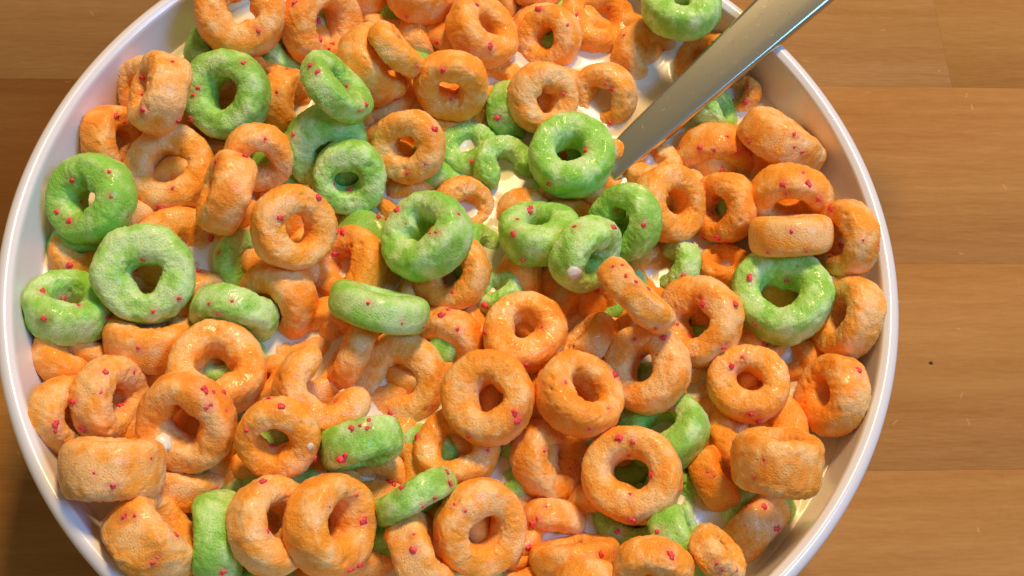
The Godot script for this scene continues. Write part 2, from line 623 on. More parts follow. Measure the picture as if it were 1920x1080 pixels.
# ---------------------------------------------------------------- spoon
func spoon() -> void:
	var a: Vector3 = Vector3(26.2, -8.5, -26.8)
	var b: Vector3 = Vector3(50.8, 2, -54)
	var along := (b - a).normalized()
	var o := Node3D.new()
	o.name = "spoon"
	add_child(o)
	o.position = b * MM
	tag(o, "steel spoon standing in the milk, its widening handle resting on the bowl rim", "spoon")
	var side := along.cross(Vector3.UP).normalized()
	var down := (along * -1.0 + Vector3(0, -0.25, 0)).normalized()
	var l := a.distance_to(b)
	# handle: stations along its length with half width and half thickness, from the far end to the neck
	var stations := [[68.0, 0.6, 0.5, 0.6], [67.0, 3.2, 0.75, 0.6], [62.0, 5.6, 0.9, 0.2], [45.0, 6.2, 1.0, 0.0], [18.0, 5.55, 1.05, 0.0], [0.0, 4.75, 1.1, 0.0], [-l * 0.5, 3.85, 1.2, 0.0], [-l, 2.95, 1.3, -0.2], [-l - 4.0, 2.6, 1.35, -1.0], [-l - 9.0, 2.3, 1.35, -3.4], [-l - 15.0, 2.6, 1.2, -8.0]]
	var path := []
	for i in stations.size() - 1:
		for k in 8:
			var f := k / 8.0
			var s0: Array = stations[maxi(i - 1, 0)]
			var s1: Array = stations[i]
			var s2: Array = stations[i + 1]
			var s3: Array = stations[mini(i + 2, stations.size() - 1)]
			var row := []
			for c in 4:
				row.append(cubic_interpolate(s1[c], s2[c], s0[c], s3[c], f))
			path.append(row)
	path.append(stations[-1])
	var v := PackedVector3Array()
	var uv := PackedVector2Array()
	var ix := PackedInt32Array()
	var normal := side.cross(along).normalized()
	if normal.y < 0:
		normal = -normal
	side = side.rotated(along, deg_to_rad(ROLL))
	normal = normal.rotated(along, deg_to_rad(ROLL))
	# a flat face with a narrow sloping bevel on each side
	var cut := [Vector2(-1, 0.1), Vector2(-0.985, 0.55), Vector2(-0.94, 0.85), Vector2(-0.84, 1.0), Vector2(-0.4, 1.06), Vector2(0, 1.08), Vector2(0.4, 1.06), Vector2(0.82, 1.0), Vector2(0.92, 0.8), Vector2(0.975, 0.45), Vector2(1, 0.0), Vector2(0.98, -0.6), Vector2(0.9, -0.95), Vector2(0, -1.05), Vector2(-0.9, -0.95), Vector2(-0.98, -0.6)]
	var n := cut.size()
	for row in path:
		for c in cut:
			v.append((along * row[0] + side * c.x * row[1] + normal * (c.y * row[2] + row[3])) * MM)
			uv.append(Vector2(row[0] / 40.0, c.x * row[1] / 40.0))
	for i in path.size() - 1:
		for k in n:
			var p := i * n + k
			var q := i * n + (k + 1) % n
			ix.append_array([p, q, p + n, q, q + n, p + n])
	build("handle", to_mesh(v, grid_normals(v, ix), ix, uv), M.steel, o)
	# the bowl of the spoon, under the milk
	var bv := PackedVector3Array()
	var bix := PackedInt32Array()
	var heart := along * (-l - 31.0) + normal * -13.0
	for i in 13:
		for k in 36:
			var r := i / 12.0
			var t := TAU * k / 36
			bv.append((heart + along * cos(t) * r * 19.0 + side * sin(t) * r * 12.5 + normal * (6.0 * r * r - 5.0)) * MM)
	for i in 12:
		for k in 36:
			var p := i * 36 + k
			var q := i * 36 + (k + 1) % 36
			bix.append_array([p, p + 36, q, q, p + 36, q + 36])
	build("spoon_bowl", to_mesh(bv, grid_normals(bv, bix), bix), M.steel, o)


func table_bits() -> void:
	var bit := build("dark_crumb", blob(77, 0.4, 0.5), M.dark_crumb)
	bit.position = Vector3(102.5, -59.8, -18.2) * MM
	bit.scale = Vector3(0.42, 0.4, 0.3)
	tag(bit, "tiny dark crumb lying on the bare table right of the bowl", "crumb")


func rings() -> void:
	ring("orange", "orange ring deep left of the thin bent orange ring on edge near the bottom right", Vector3(17.94, -11.6, 49.91), Vector3(-0.427, 0.633, -0.646), Vector3(-0.194, -0.762, -0.618), Vector3(5.45, 1.94, 2.60), 8663, null, 1.0, [], [], true, 0.00)
	ring("orange", "orange ring deep right of the round shiny orange ring with highlights near the right wall", Vector3(58.39, -11.6, 6.68), Vector3(-0.095, 0.994, -0.054), Vector3(0.292, -0.024, -0.956), Vector3(6.02, 2.16, 2.98), 8096, null, 1.0, [], [], true, 0.00)
	ring("orange", "orange ring deep below the orange ring at the edge of the open milk", Vector3(9.38, -11.6, -4.62), Vector3(-0.926, 0.344, -0.158), Vector3(-0.223, -0.833, -0.505), Vector3(6.15, 2.17, 2.87), 2235, null, 1.0, [], [], true, 0.00)
	ring("orange", "orange ring deep below the orange ring standing behind the leaning pair at the top", Vector3(-3.94, -11.6, -34.43), Vector3(-0.315, 0.837, 0.447), Vector3(-0.918, -0.15, -0.366), Vector3(6.01, 2.05, 2.70), 2188, null, 1.0, [], [], true, 0.00)
	ring("orange", "orange ring deep below the orange curved ring below the leftmost speckled green ring", Vector3(-51.44, -11.6, 37.86), Vector3(0.203, 0.436, -0.877), Vector3(-0.252, -0.842, -0.477), Vector3(5.54, 1.99, 2.70), 5392, null, 1.0, [], [], true, 0.00)
	ring("orange", "orange ring deep right of the orange ring below the short fat green barrel", Vector3(-5.19, -11.6, 35.57), Vector3(-0.197, 0.953, 0.232), Vector3(-0.96, -0.139, -0.244), Vector3(5.96, 1.98, 2.78), 7117, null, 1.0, [], [], true, 0.00)
	ring("orange", "orange ring deep right of the flat orange ring cut off by the top edge", Vector3(-3.29, -11.6, -60.55), Vector3(-0.133, 0.428, 0.894), Vector3(-0.365, -0.86, 0.357), Vector3(7.77, 2.58, 3.86), 6312, null, 1.0, [], [], true, 0.00)
	ring("orange", "orange ring deep below the round shiny orange ring with highlights near the right wall", Vector3(57.86, -11.6, 20.32), Vector3(0.576, 0.796, -0.186), Vector3(0.625, -0.576, -0.527), Vector3(6.64, 2.23, 3.15), 7367, null, 1.0, [], [], true, 0.00)
	ring("orange", "orange ring deep above the lowest of three orange rings leaning on the right wall", Vector3(58.15, -11.6, -0.77), Vector3(-0.156, 0.148, 0.977), Vector3(0.155, -0.973, 0.172), Vector3(5.90, 1.97, 2.74), 6453, null, 1.0, [], [], true, 0.00)
	ring("orange", "orange ring deep right of the orange curved ring below the leftmost speckled green ring", Vector3(-58.14, -11.6, 19.49), Vector3(0.417, 0.86, -0.295), Vector3(0.03, -0.337, -0.941), Vector3(6.14, 2.01, 3.04), 3088, null, 1.0, [], [], true, 0.00)
	ring("orange", "orange ring deep left of the deep orange upright oval ring at the bottom", Vector3(-20.58, -9.4, 48.54), Vector3(0.252, 0.733, -0.632), Vector3(-0.004, -0.652, -0.758), Vector3(6.34, 2.26, 2.86), 5542, null, 1.0, [], [], true, 0.00)
	ring("orange", "orange ring deep right of the small orange ring with one round red crumb on top", Vector3(-20.07, -11.6, 33.77), Vector3(-0.588, 0.792, -0.166), Vector3(-0.641, -0.581, -0.502), Vector3(6.37, 2.08, 3.04), 9532, null, 1.0, [], [], true, 0.00)
	ring("orange", "orange ring deep below the deep orange ring under the upright pale barrel at right", Vector3(56.61, -11.6, -4.82), Vector3(0.669, 0.002, 0.743), Vector3(0.345, -0.887, -0.308), Vector3(6.89, 2.46, 3.06), 2563, null, 1.0, [], [], true, 0.00)
	ring("orange", "orange ring deep above the olive green broken ring deep between orange rings at left", Vector3(-38.22, -11.6, -4.59), Vector3(0.801, 0.367, 0.473), Vector3(0.487, -0.859, -0.157), Vector3(5.84, 2.04, 2.64), 8056, null, 1.0, [], [], true, 0.00)
	ring("orange", "orange ring deep above the soggy olive green ring lying in the milk", Vector3(-7.18, -11.6, -34.21), Vector3(0.098, 0.991, -0.094), Vector3(0.004, -0.095, -0.995), Vector3(6.98, 2.45, 3.20), 5883, null, 1.0, [], [], true, 0.00)
	ring("orange", "orange ring deep right of the orange ring on edge below the largest left green ring", Vector3(-36.6, -11.6, 25.39), Vector3(0.513, 0.857, 0.045), Vector3(0.619, -0.333, -0.711), Vector3(6.64, 2.40, 3.09), 6379, null, 1.0, [], [], true, 0.00)
	ring("orange", "orange ring deep below the deep orange upright oval ring at the bottom", Vector3(-7.72, -11.6, 53.91), Vector3(0.565, 0.543, 0.622), Vector3(0.438, -0.836, 0.332), Vector3(6.16, 2.16, 2.89), 678, null, 1.0, [], [], true, 0.00)
	ring("orange", "orange ring deep under the orange ring with a wedge shaped hole left of centre", Vector3(-28.53, -11.6, -8.48), Vector3(0.845, 0.429, 0.32), Vector3(0.524, -0.783, -0.334), Vector3(6.87, 2.31, 3.04), 306, null, 1.0, [], [], true, 0.00)
	ring("orange", "orange ring deep under the dark green ring under the thin speckled green barrel", Vector3(5.73, -11.6, 43.63), Vector3(-0.239, 0.383, 0.893), Vector3(-0.201, -0.919, 0.34), Vector3(6.30, 2.09, 3.06), 7230, null, 1.0, [], [], true, 0.00)
	ring("orange", "orange ring deep left of the pinkish orange ring low behind the long smooth green barrel", Vector3(-19.58, -11.6, 12.12), Vector3(0.001, 0.391, 0.92), Vector3(-0.197, -0.902, 0.383), Vector3(5.75, 2.04, 2.59), 9476, null, 1.0, [], [], true, 0.00)
	ring("orange", "orange ring deep left of the pale green ring cut off by the bottom edge", Vector3(-28.15, -11.6, 57.84), Vector3(0.083, 0.687, -0.721), Vector3(-0.172, -0.703, -0.69), Vector3(6.21, 2.15, 3.06), 9287, null, 1.0, [], [], true, 0.00)
	ring("orange", "orange ring deep right of the pale green ring cut off by the bottom edge", Vector3(-13.49, -11.6, 55.42), Vector3(-0.051, 0.146, 0.988), Vector3(-0.143, -0.98, 0.138), Vector3(6.07, 2.11, 3.00), 5470, null, 1.0, [], [], true, 0.00)
	ring("orange", "orange ring deep under the orange arched ring right of the spoon", Vector3(44.35, -11.6, -32), Vector3(-0.683, 0.537, -0.495), Vector3(-0.045, -0.707, -0.706), Vector3(6.56, 2.17, 3.23), 8394, null, 1.0, [Vector3(3.12, 6.01, 0.59)], [], true, 0.00)
	ring("orange", "orange ring deep below the orange ring below the short fat green barrel", Vector3(-6.22, -11.6, 42.9), Vector3(0.028, 0.316, 0.948), Vector3(-0.078, -0.945, 0.317), Vector3(6.03, 2.07, 2.79), 9927, null, 1.0, [Vector3(3.24, 5.62, 0.94)], [], true, 0.00)
	ring("orange", "orange ring deep right of the big open orange ring under the long smooth green barrel", Vector3(-3.66, -11.6, 17.73), Vector3(-0.158, 0.905, -0.395), Vector3(-0.238, -0.423, -0.874), Vector3(6.12, 2.11, 3.05), 134, null, 1.0, [], [], true, 0.00)
	ring("orange", "orange ring deep below the large orange ring below the upper left green ring", Vector3(-50.33, -11.6, -11.33), Vector3(-0.035, 0.569, 0.821), Vector3(-0.561, -0.691, 0.455), Vector3(6.34, 2.26, 3.16), 4998, null, 1.0, [], [], true, 0.00)
	ring("orange", "orange ring deep right of the pinkish orange ring low behind the long smooth green barrel", Vector3(-4.19, -11.6, 5.7), Vector3(0.436, 0.9, 0.009), Vector3(0.575, -0.27, -0.772), Vector3(6.43, 2.28, 2.93), 4173, null, 1.0, [], [], true, 0.00)
	ring("orange", "orange ring deep right of the orange ring behind the big open ring at centre", Vector3(16.19, -11.6, 19.66), Vector3(-0.939, 0.304, -0.158), Vector3(-0.217, -0.884, -0.414), Vector3(6.25, 2.08, 2.93), 8895, null, 1.0, [], [], true, 0.00)
	ring("orange", "orange ring deep above the round shiny orange ring with highlights near the right wall", Vector3(53.3, -11.6, 6.46), Vector3(0.801, 0.554, 0.227), Vector3(0.598, -0.725, -0.341), Vector3(6.83, 2.49, 3.27), 5634, null, 1.0, [Vector3(3.45, 1.46, 0.46)], [], true, 0.00)
	ring("orange", "orange ring deep right of the large orange ring below the upper left green ring", Vector3(-45.56, -11.6, -23.56), Vector3(0.053, 0.997, -0.06), Vector3(-0.333, -0.039, -0.942), Vector3(7.44, 2.46, 3.61), 3778, null, 1.0, [], [], true, 0.00)
	ring("orange", "orange ring deep right of the olive green broken ring deep between orange rings at left", Vector3(-33.92, -11.6, 0.16), Vector3(0.453, 0.869, -0.199), Vector3(0.234, -0.331, -0.914), Vector3(6.22, 2.13, 2.77), 5091, null, 1.0, [], [], true, 0.00)
	ring("orange", "orange ring deep right of the orange ring standing behind the leaning pair at the top", Vector3(-9.4, -11.6, -50.73), Vector3(-0.58, -0.202, 0.789), Vector3(-0.242, -0.882, -0.404), Vector3(6.45, 2.13, 3.07), 2389, null, 1.0, [Vector3(3.05, 0.90, 0.51)], [], true, 0.00)
	ring("orange", "orange ring deep above the thin bent orange ring on edge near the bottom right", Vector3(28.42, -11.6, 26.57), Vector3(-0.064, 0.992, -0.113), Vector3(0.073, -0.108, -0.991), Vector3(6.48, 2.17, 2.96), 8518, null, 1.0, [], [], true, 0.00)
	ring("orange", "orange ring deep below the light green barrel on edge near the bottom right", Vector3(44.19, -10.2, 46.09), Vector3(-0.152, 0.985, -0.076), Vector3(0.08, -0.065, -0.995), Vector3(6.29, 2.19, 3.09), 6011, null, 1.0, [], [], true, 0.00)
	ring("orange", "orange ring deep under the small round smooth orange ring at the top", Vector3(9.58, -11.6, -54.48), Vector3(0.216, 0.652, 0.727), Vector3(0.737, -0.597, 0.316), Vector3(7.09, 2.35, 3.22), 7886, null, 1.0, [], [], true, 0.00)
	ring("orange", "orange ring deep below the green ring with a white milk smear", Vector3(21.91, -11.6, 3.2), Vector3(0.354, 0.693, 0.628), Vector3(0.749, -0.612, 0.254), Vector3(6.47, 2.14, 2.88), 8564, null, 1.0, [], [], true, 0.00)
	ring("orange", "orange ring deep left of the orange barrel leaning against the upper right bowl wall", Vector3(51.26, -11.6, -33.15), Vector3(-0.888, 0.07, 0.454), Vector3(-0.262, -0.889, -0.375), Vector3(6.71, 2.33, 3.27), 2884, null, 1.0, [], [], true, 0.00)
	ring("orange", "orange ring deep above the largest green ring at left", Vector3(-57.42, -11.6, 0.67), Vector3(0.548, 0.833, 0.079), Vector3(0.49, -0.243, -0.837), Vector3(6.66, 2.30, 3.19), 2851, null, 1.0, [], [], true, 0.00)
	ring("orange", "orange ring deep below the small round smooth orange ring at the top", Vector3(14.71, -11.6, -39.08), Vector3(0.915, 0.287, 0.284), Vector3(0.397, -0.772, -0.497), Vector3(7.21, 2.41, 3.17), 3143, null, 1.0, [], [], true, 0.00)
	ring("orange", "orange ring deep left of the orange ring on edge like a slanted stick", Vector3(24.3, -11.6, 1.76), Vector3(0.169, 0.542, 0.823), Vector3(0.372, -0.808, 0.456), Vector3(5.94, 2.03, 2.77), 5689, null, 1.0, [], [], true, 0.00)
	ring("orange", "orange ring deep above the tall lime green barrel standing upright at lower left", Vector3(-30.13, -11.6, 37.35), Vector3(0.534, 0.785, 0.313), Vector3(0.819, -0.572, 0.038), Vector3(6.49, 2.22, 3.04), 5403, null, 1.0, [], [], true, 0.00)
	ring("orange", "orange ring deep above the green ring with a white milk smear", Vector3(18.5, -11.6, -11.88), Vector3(0.457, 0.746, 0.483), Vector3(0.88, -0.46, -0.123), Vector3(6.58, 2.25, 3.27), 763, null, 1.0, [], [], true, 0.00)
	ring("orange", "orange ring deep right of the orange ring on edge like a slanted stick", Vector3(40.15, -11.6, 1.4), Vector3(-0.398, 0.641, 0.656), Vector3(-0.535, -0.743, 0.402), Vector3(5.76, 2.07, 2.84), 5509, null, 1.0, [], [], true, 0.00)
	ring("orange", "orange ring deep left of the orange ring below the short fat green barrel", Vector3(-28.49, -11.6, 35.25), Vector3(0.039, 0.99, -0.139), Vector3(-0.344, -0.117, -0.931), Vector3(5.97, 2.03, 2.91), 2864, null, 1.0, [], [], true, 0.00)
	ring("orange", "orange ring deep left of the green ring with a white milk smear", Vector3(17.81, -11.6, -2.02), Vector3(0.513, -0.153, 0.845), Vector3(0.153, -0.952, -0.265), Vector3(5.72, 1.94, 2.60), 9156, null, 1.0, [], [], true, 0.00)
	ring("orange", "orange ring deep above the large orange ring below the upper left green ring", Vector3(-56.66, -11.6, -21.34), Vector3(-0.274, 0.93, 0.246), Vector3(-0.859, -0.122, -0.497), Vector3(7.55, 2.73, 3.76), 8403, null, 1.0, [], [], true, 0.00)
	ring("orange", "orange ring deep left of the small shiny green ring tilted away", Vector3(-42.59, -11.6, 10.83), Vector3(0.805, 0.406, 0.434), Vector3(0.492, -0.865, -0.103), Vector3(6.28, 2.07, 2.92), 3132, null, 1.0, [Vector3(4.00, 0.06, 0.65)], [], true, 0.00)
	ring("orange", "orange ring deep left of the pale orange ring cut off by the bottom edge", Vector3(14.84, -11.6, 42.89), Vector3(-0.272, 0.952, -0.143), Vector3(-0.476, -0.262, -0.839), Vector3(6.11, 2.01, 2.77), 9493, null, 1.0, [Vector3(2.92, 0.95, 0.51)], [], true, 0.00)
	ring("orange", "orange ring deep above the small orange ring with one round red crumb on top", Vector3(-20.51, -11.6, 22.79), Vector3(-0.417, 0.72, -0.555), Vector3(-0.352, -0.69, -0.632), Vector3(6.19, 2.04, 2.98), 1894, null, 1.0, [], [], true, 0.00)
	ring("orange", "orange ring deep right of the green ring of the stacked pair, the one lying beneath", Vector3(-14.58, -11.6, -25.01), Vector3(-0.045, 0.615, 0.787), Vector3(-0.397, -0.734, 0.551), Vector3(6.34, 2.14, 3.05), 6550, null, 1.0, [], [], true, 0.00)
	ring("orange", "orange ring deep left of the round shiny orange ring with highlights near the right wall", Vector3(42.68, -11.6, 15.31), Vector3(0.413, 0.808, 0.42), Vector3(0.899, -0.436, -0.043), Vector3(5.83, 2.05, 2.80), 1642, null, 1.0, [], [], true, 0.00)
	ring("orange", "orange ring deep below the deep green upright ring below the spoon tip", Vector3(22.99, -11.6, -0.42), Vector3(-0.949, 0.211, 0.235), Vector3(-0.29, -0.878, -0.381), Vector3(6.10, 2.04, 2.73), 8511, null, 1.0, [Vector3(3.02, 6.23, 0.46)], [], true, 0.00)
	ring("orange", "orange ring deep above the slim orange ring on edge", Vector3(-19.96, -11.6, -55.26), Vector3(0.237, 0.972, -0.008), Vector3(0.105, -0.034, -0.994), Vector3(7.24, 2.37, 3.26), 622, null, 1.0, [], [], true, 0.00)
	ring("orange", "orange ring deep right of the orange ring with milk showing through its hole", Vector3(15.03, -11.6, 9.61), Vector3(-0.625, 0.057, 0.779), Vector3(-0.231, -0.966, -0.114), Vector3(6.19, 2.15, 2.92), 8999, null, 1.0, [], [], true, 0.00)
	ring("orange", "orange ring deep below the orange ring with milk showing through its hole", Vector3(7.33, -11.6, 8.21), Vector3(0.421, 0.88, -0.22), Vector3(0.418, -0.404, -0.813), Vector3(6.29, 2.26, 3.10), 8634, null, 1.0, [], [], true, 0.00)
	ring("orange", "orange ring deep below the big open orange ring under the long smooth green barrel", Vector3(-8.26, -11.6, 27.82), Vector3(-0.103, 0.981, -0.166), Vector3(-0.35, -0.192, -0.917), Vector3(6.05, 2.07, 2.70), 244, null, 1.0, [], [], true, 0.00)
	ring("orange", "orange ring deep below the orange ring on edge like a slanted stick", Vector3(29.07, -11.6, 4.03), Vector3(-0.62, 0.732, -0.283), Vector3(-0.35, -0.58, -0.735), Vector3(6.44, 2.13, 3.11), 6985, null, 1.0, [], [], true, 0.00)
	ring("orange", "orange ring deep left of the slim orange ring on edge", Vector3(-34.26, -11.6, -43.53), Vector3(0.583, -0.072, 0.809), Vector3(0.134, -0.974, -0.182), Vector3(6.58, 2.20, 2.94), 5618, null, 1.0, [], [], true, 0.00)
	ring("orange", "orange ring deep below the pale green ring under the topmost left orange ring", Vector3(-48.65, -11.6, -33.63), Vector3(-0.458, 0.882, -0.108), Vector3(-0.589, -0.392, -0.707), Vector3(6.62, 2.39, 2.94), 641, null, 1.0, [], [], true, 0.00)
	ring("orange", "orange ring deep below the orange ring behind the big open ring at centre", Vector3(8.95, -11.6, 22.57), Vector3(0.924, 0.377, 0.054), Vector3(0.371, -0.859, -0.353), Vector3(6.39, 2.10, 3.08), 5497, null, 1.0, [], [], true, 0.00)
	ring("orange", "orange ring deep above the thin speckled green barrel lying aslant near the bottom", Vector3(5.38, -11.6, 27.78), Vector3(0.092, 0.948, -0.304), Vector3(0.085, -0.312, -0.946), Vector3(5.27, 1.81, 2.62), 8719, null, 1.0, [], [], true, 0.00)
	ring("orange", "orange ring deep right of the green ring with a white milk smear", Vector3(34.83, -11.6, -5.21), Vector3(0.173, 0.984, -0.043), Vector3(0.461, -0.12, -0.879), Vector3(6.18, 2.15, 3.00), 6432, null, 1.0, [], [], true, 0.00)
	ring("orange", "orange ring deep under the round shiny orange ring with highlights near the right wall", Vector3(53.12, -11.6, 12.37), Vector3(0.464, 0.276, 0.842), Vector3(0.48, -0.877, 0.022), Vector3(6.14, 2.09, 2.86), 3311, null, 1.0, [Vector3(3.35, 1.29, 0.36)], [], true, 0.00)
	ring("orange", "orange ring deep above the pale orange ring cut off by the bottom edge", Vector3(29, -11.6, 39.13), Vector3(-0.139, 0.643, 0.753), Vector3(-0.041, -0.763, 0.645), Vector3(6.38, 2.14, 3.01), 2518, null, 1.0, [], [], true, 0.00)
	ring("orange", "orange ring deep right of the deep orange ring in milk", Vector3(55.84, -11.6, -24.93), Vector3(-0.932, 0.354, 0.079), Vector3(-0.336, -0.762, -0.554), Vector3(7.45, 2.48, 3.66), 8365, null, 1.0, [], [], true, 0.00)
	ring("orange", "orange ring deep under the orange ring below the short fat green barrel", Vector3(-10.56, -11.6, 36.54), Vector3(0.246, 0.941, -0.23), Vector3(0.213, -0.284, -0.935), Vector3(5.72, 1.93, 2.73), 7968, null, 1.0, [], [], true, 0.00)
	ring("orange", "orange ring deep below the small shiny green ring tilted away", Vector3(-27.71, -9.4, 24.76), Vector3(-0.704, 0.657, -0.269), Vector3(-0.495, -0.726, -0.478), Vector3(5.50, 1.94, 2.44), 7378, null, 1.0, [], [], true, 0.00)
	ring("orange", "orange ring deep left of the orange ring at the edge of the open milk", Vector3(-15.05, -11.6, -20), Vector3(0.717, -0.114, 0.688), Vector3(0.133, -0.946, -0.295), Vector3(6.49, 2.33, 2.92), 2177, null, 1.0, [], [], true, 0.00)
	ring("orange", "orange ring deep left of the lowest of three orange rings leaning on the right wall", Vector3(44.5, -11.6, 15.23), Vector3(-0.447, 0.894, 0.034), Vector3(-0.557, -0.248, -0.793), Vector3(5.90, 2.13, 2.75), 7412, null, 1.0, [], [], true, 0.00)
	ring("orange", "orange ring deep right of the small round smooth orange ring at the top", Vector3(19.82, -11.6, -61.15), Vector3(0.526, 0.827, -0.198), Vector3(0.349, -0.422, -0.837), Vector3(6.45, 2.26, 2.99), 1226, null, 1.0, [], [], true, 0.00)
	ring("orange", "orange ring deep under the big open orange ring under the long smooth green barrel", Vector3(-9.27, -11.6, 19.36), Vector3(-0.199, 0.979, 0.034), Vector3(-0.634, -0.103, -0.767), Vector3(6.28, 2.06, 2.76), 8111, null, 1.0, [], [], true, 0.00)
	ring("orange", "orange ring deep right of the thin speckled green barrel lying aslant near the bottom", Vector3(21.37, -11.6, 19.33), Vector3(-0.423, 0.774, 0.471), Vector3(-0.817, -0.551, 0.171), Vector3(6.03, 2.11, 2.86), 908, null, 1.0, [], [], true, 0.00)
	ring("orange", "orange ring deep left of the light green barrel on edge near the bottom right", Vector3(20.76, -11.6, 31.23), Vector3(0.697, 0.704, -0.137), Vector3(0.573, -0.662, -0.483), Vector3(5.51, 2.01, 2.73), 1899, null, 1.0, [], [], true, 0.00)
	ring("orange", "orange ring deep left of the thin speckled green barrel lying aslant near the bottom", Vector3(-14.05, -11.6, 49.28), Vector3(-0.648, 0.686, 0.332), Vector3(-0.729, -0.685, -0.009), Vector3(5.98, 2.13, 2.72), 4607, null, 1.0, [], [], true, 0.00)
	ring("orange", "orange ring deep below the slim orange ring on edge", Vector3(-17.83, -11.6, -36.02), Vector3(-0.379, 0.916, -0.132), Vector3(-0.466, -0.313, -0.828), Vector3(7.27, 2.44, 3.30), 5882, null, 1.0, [], [], true, 0.00)
	ring("orange", "orange ring deep left of the small orange ring with one round red crumb on top", Vector3(-36.43, -11.6, 34.31), Vector3(0.584, 0.305, -0.753), Vector3(-0.111, -0.888, -0.445), Vector3(6.53, 2.26, 2.92), 4705, null, 1.0, [], [], true, 0.00)
	ring("orange", "orange ring deep right of the rough pale orange ring turned sideways at the left wall", Vector3(-45.19, -11.6, 28.32), Vector3(-0.286, 0.91, 0.3), Vector3(-0.958, -0.265, -0.107), Vector3(6.22, 2.08, 2.74), 7760, null, 1.0, [], [], true, 0.00)
	ring("orange", "orange ring deep left of the green ring under the right edge of the spoon handle", Vector3(26.91, -11.6, -54.68), Vector3(-0.644, 0.674, 0.363), Vector3(-0.737, -0.419, -0.529), Vector3(6.53, 2.15, 3.06), 1676, null, 1.0, [], [], true, 0.00)
	ring("orange", "orange ring deep above the big open orange ring under the long smooth green barrel", Vector3(-16.6, -11.6, 10.71), Vector3(0.529, 0.592, 0.608), Vector3(0.601, -0.768, 0.224), Vector3(6.11, 2.19, 2.78), 5456, null, 1.0, [], [], true, 0.00)
	ring("orange", "orange ring deep below the orange ring with a wedge shaped hole left of centre", Vector3(-23.91, -11.6, -1), Vector3(0.379, 0.911, -0.159), Vector3(0.244, -0.265, -0.933), Vector3(6.76, 2.41, 3.01), 7828, null, 1.0, [], [], true, 0.00)
	ring("orange", "orange ring deep below the rough pale orange ring turned sideways at the left wall", Vector3(-50.69, -11.6, 35.94), Vector3(-0.444, 0.243, 0.862), Vector3(-0.462, -0.887, 0.012), Vector3(5.45, 1.88, 2.63), 7838, null, 1.0, [], [], true, 0.00)
	ring("orange", "orange ring deep below the orange ring in milk just right of the spoon tip", Vector3(38.17, -11.6, -22.86), Vector3(-0.58, 0.723, -0.376), Vector3(-0.186, -0.567, -0.803), Vector3(6.17, 2.06, 2.95), 327, null, 1.0, [], [], true, 0.00)
	ring("orange", "orange ring deep above the orange ring with milk showing through its hole", Vector3(-8.33, -11.6, -10.07), Vector3(-0.39, 0.92, -0.037), Vector3(-0.579, -0.277, -0.767), Vector3(6.64, 2.32, 3.22), 2465, null, 1.0, [], [], true, 0.00)
	ring("orange", "orange ring deep above the orange ring on edge below the largest left green ring", Vector3(-51.41, -11.6, 13.22), Vector3(0.167, 0.986, 0), Vector3(-0.324, 0.055, -0.944), Vector3(6.43, 2.27, 2.88), 903, null, 1.0, [], [], true, 0.00)
	ring("orange", "orange ring deep above the olive green ring low behind the leftmost speckled green ring", Vector3(-58.27, -11.6, -5.4), Vector3(0.357, 0.52, -0.776), Vector3(-0.23, -0.756, -0.612), Vector3(6.13, 2.16, 3.05), 9429, null, 1.0, [], [], true, 0.00)
	ring("orange", "orange ring deep right of the dark green ring under the thin speckled green barrel", Vector3(15.21, -11.6, 44.51), Vector3(0.178, 0.958, -0.226), Vector3(0.36, -0.278, -0.891), Vector3(6.12, 2.19, 2.72), 6400, null, 1.0, [], [], true, 0.00)
	ring("orange", "topmost left orange ring with an open hole above the large upper left green ring", Vector3(-45.12, 1.2, -41.95), Vector3(0.211, 0.902, 0.378), Vector3(-0.132, 0.409, -0.903), Vector3(8.24, 2.99, 3.97), 3598, null, 1.0, [Vector3(2.50, 1.59, 0.50)], [], false, 0.00)
	ring("orange", "slim orange ring on edge, smaller of the leaning pair at the top", Vector3(-16.02, 2, -37.39), Vector3(0.632, 0.483, -0.606), Vector3(-0.05, -0.755, -0.653), Vector3(6.02, 2.12, 2.23), 9346, null, 1.0, [Vector3(2.26, 0.28, 0.38)], [], false, 0.00)
	ring("orange", "central round orange ring with a red crumb cluster at its lower right", Vector3(8.6, -1.6, 24.88), Vector3(-0.264, 0.955, 0.138), Vector3(-0.746, -0.112, -0.656), Vector3(7.57, 2.63, 3.38), 8745, null, 1.0, [Vector3(2.95, 1.19, 0.58), Vector3(3.03, 0.65, 0.83), Vector3(4.29, 0.68, 0.42)], [], false, 0.00)
	ring("orange", "tilted orange ring with a slanted slit left of the pale crumb marked ring", Vector3(23.02, -1.2, 22.62), Vector3(0.315, 0.917, -0.243), Vector3(0.448, -0.37, -0.814), Vector3(7.27, 2.45, 3.38), 7190, null, 1.0, [Vector3(0.37, 1.23, 0.69), Vector3(2.44, 0.31, 0.34), Vector3(1.81, 1.52, 0.25), Vector3(3.98, 1.69, 0.26)], [], false, 0.00)
	ring("orange", "short orange ring on edge between the wide flat ring and the pale crumb marked ring", Vector3(23.93, -7.2, 10.43), Vector3(-0.723, 0.459, -0.515), Vector3(-0.124, -0.821, -0.557), Vector3(5.56, 1.81, 2.69), 8077, null, 1.0, [Vector3(0.97, 1.76, 0.29)], [], false, 0.00)
	ring("orange", "orange ring in shade right behind the wide flat orange ring in the middle", Vector3(18.45, -13.6, 2.43), Vector3(-0.116, 0.935, -0.336), Vector3(-0.061, -0.344, -0.937), Vector3(6.49, 2.30, 3.04), 1129, null, 1.0, [], [], false, 0.00)
	ring("orange", "orange ring in shade left of the orange stick shaped ring", Vector3(25.55, -13.6, 2.27), Vector3(-0.139, 0.931, -0.337), Vector3(-0.038, -0.345, -0.938), Vector3(6.04, 2.03, 2.74), 4026, null, 1.0, [], [], false, 0.00)
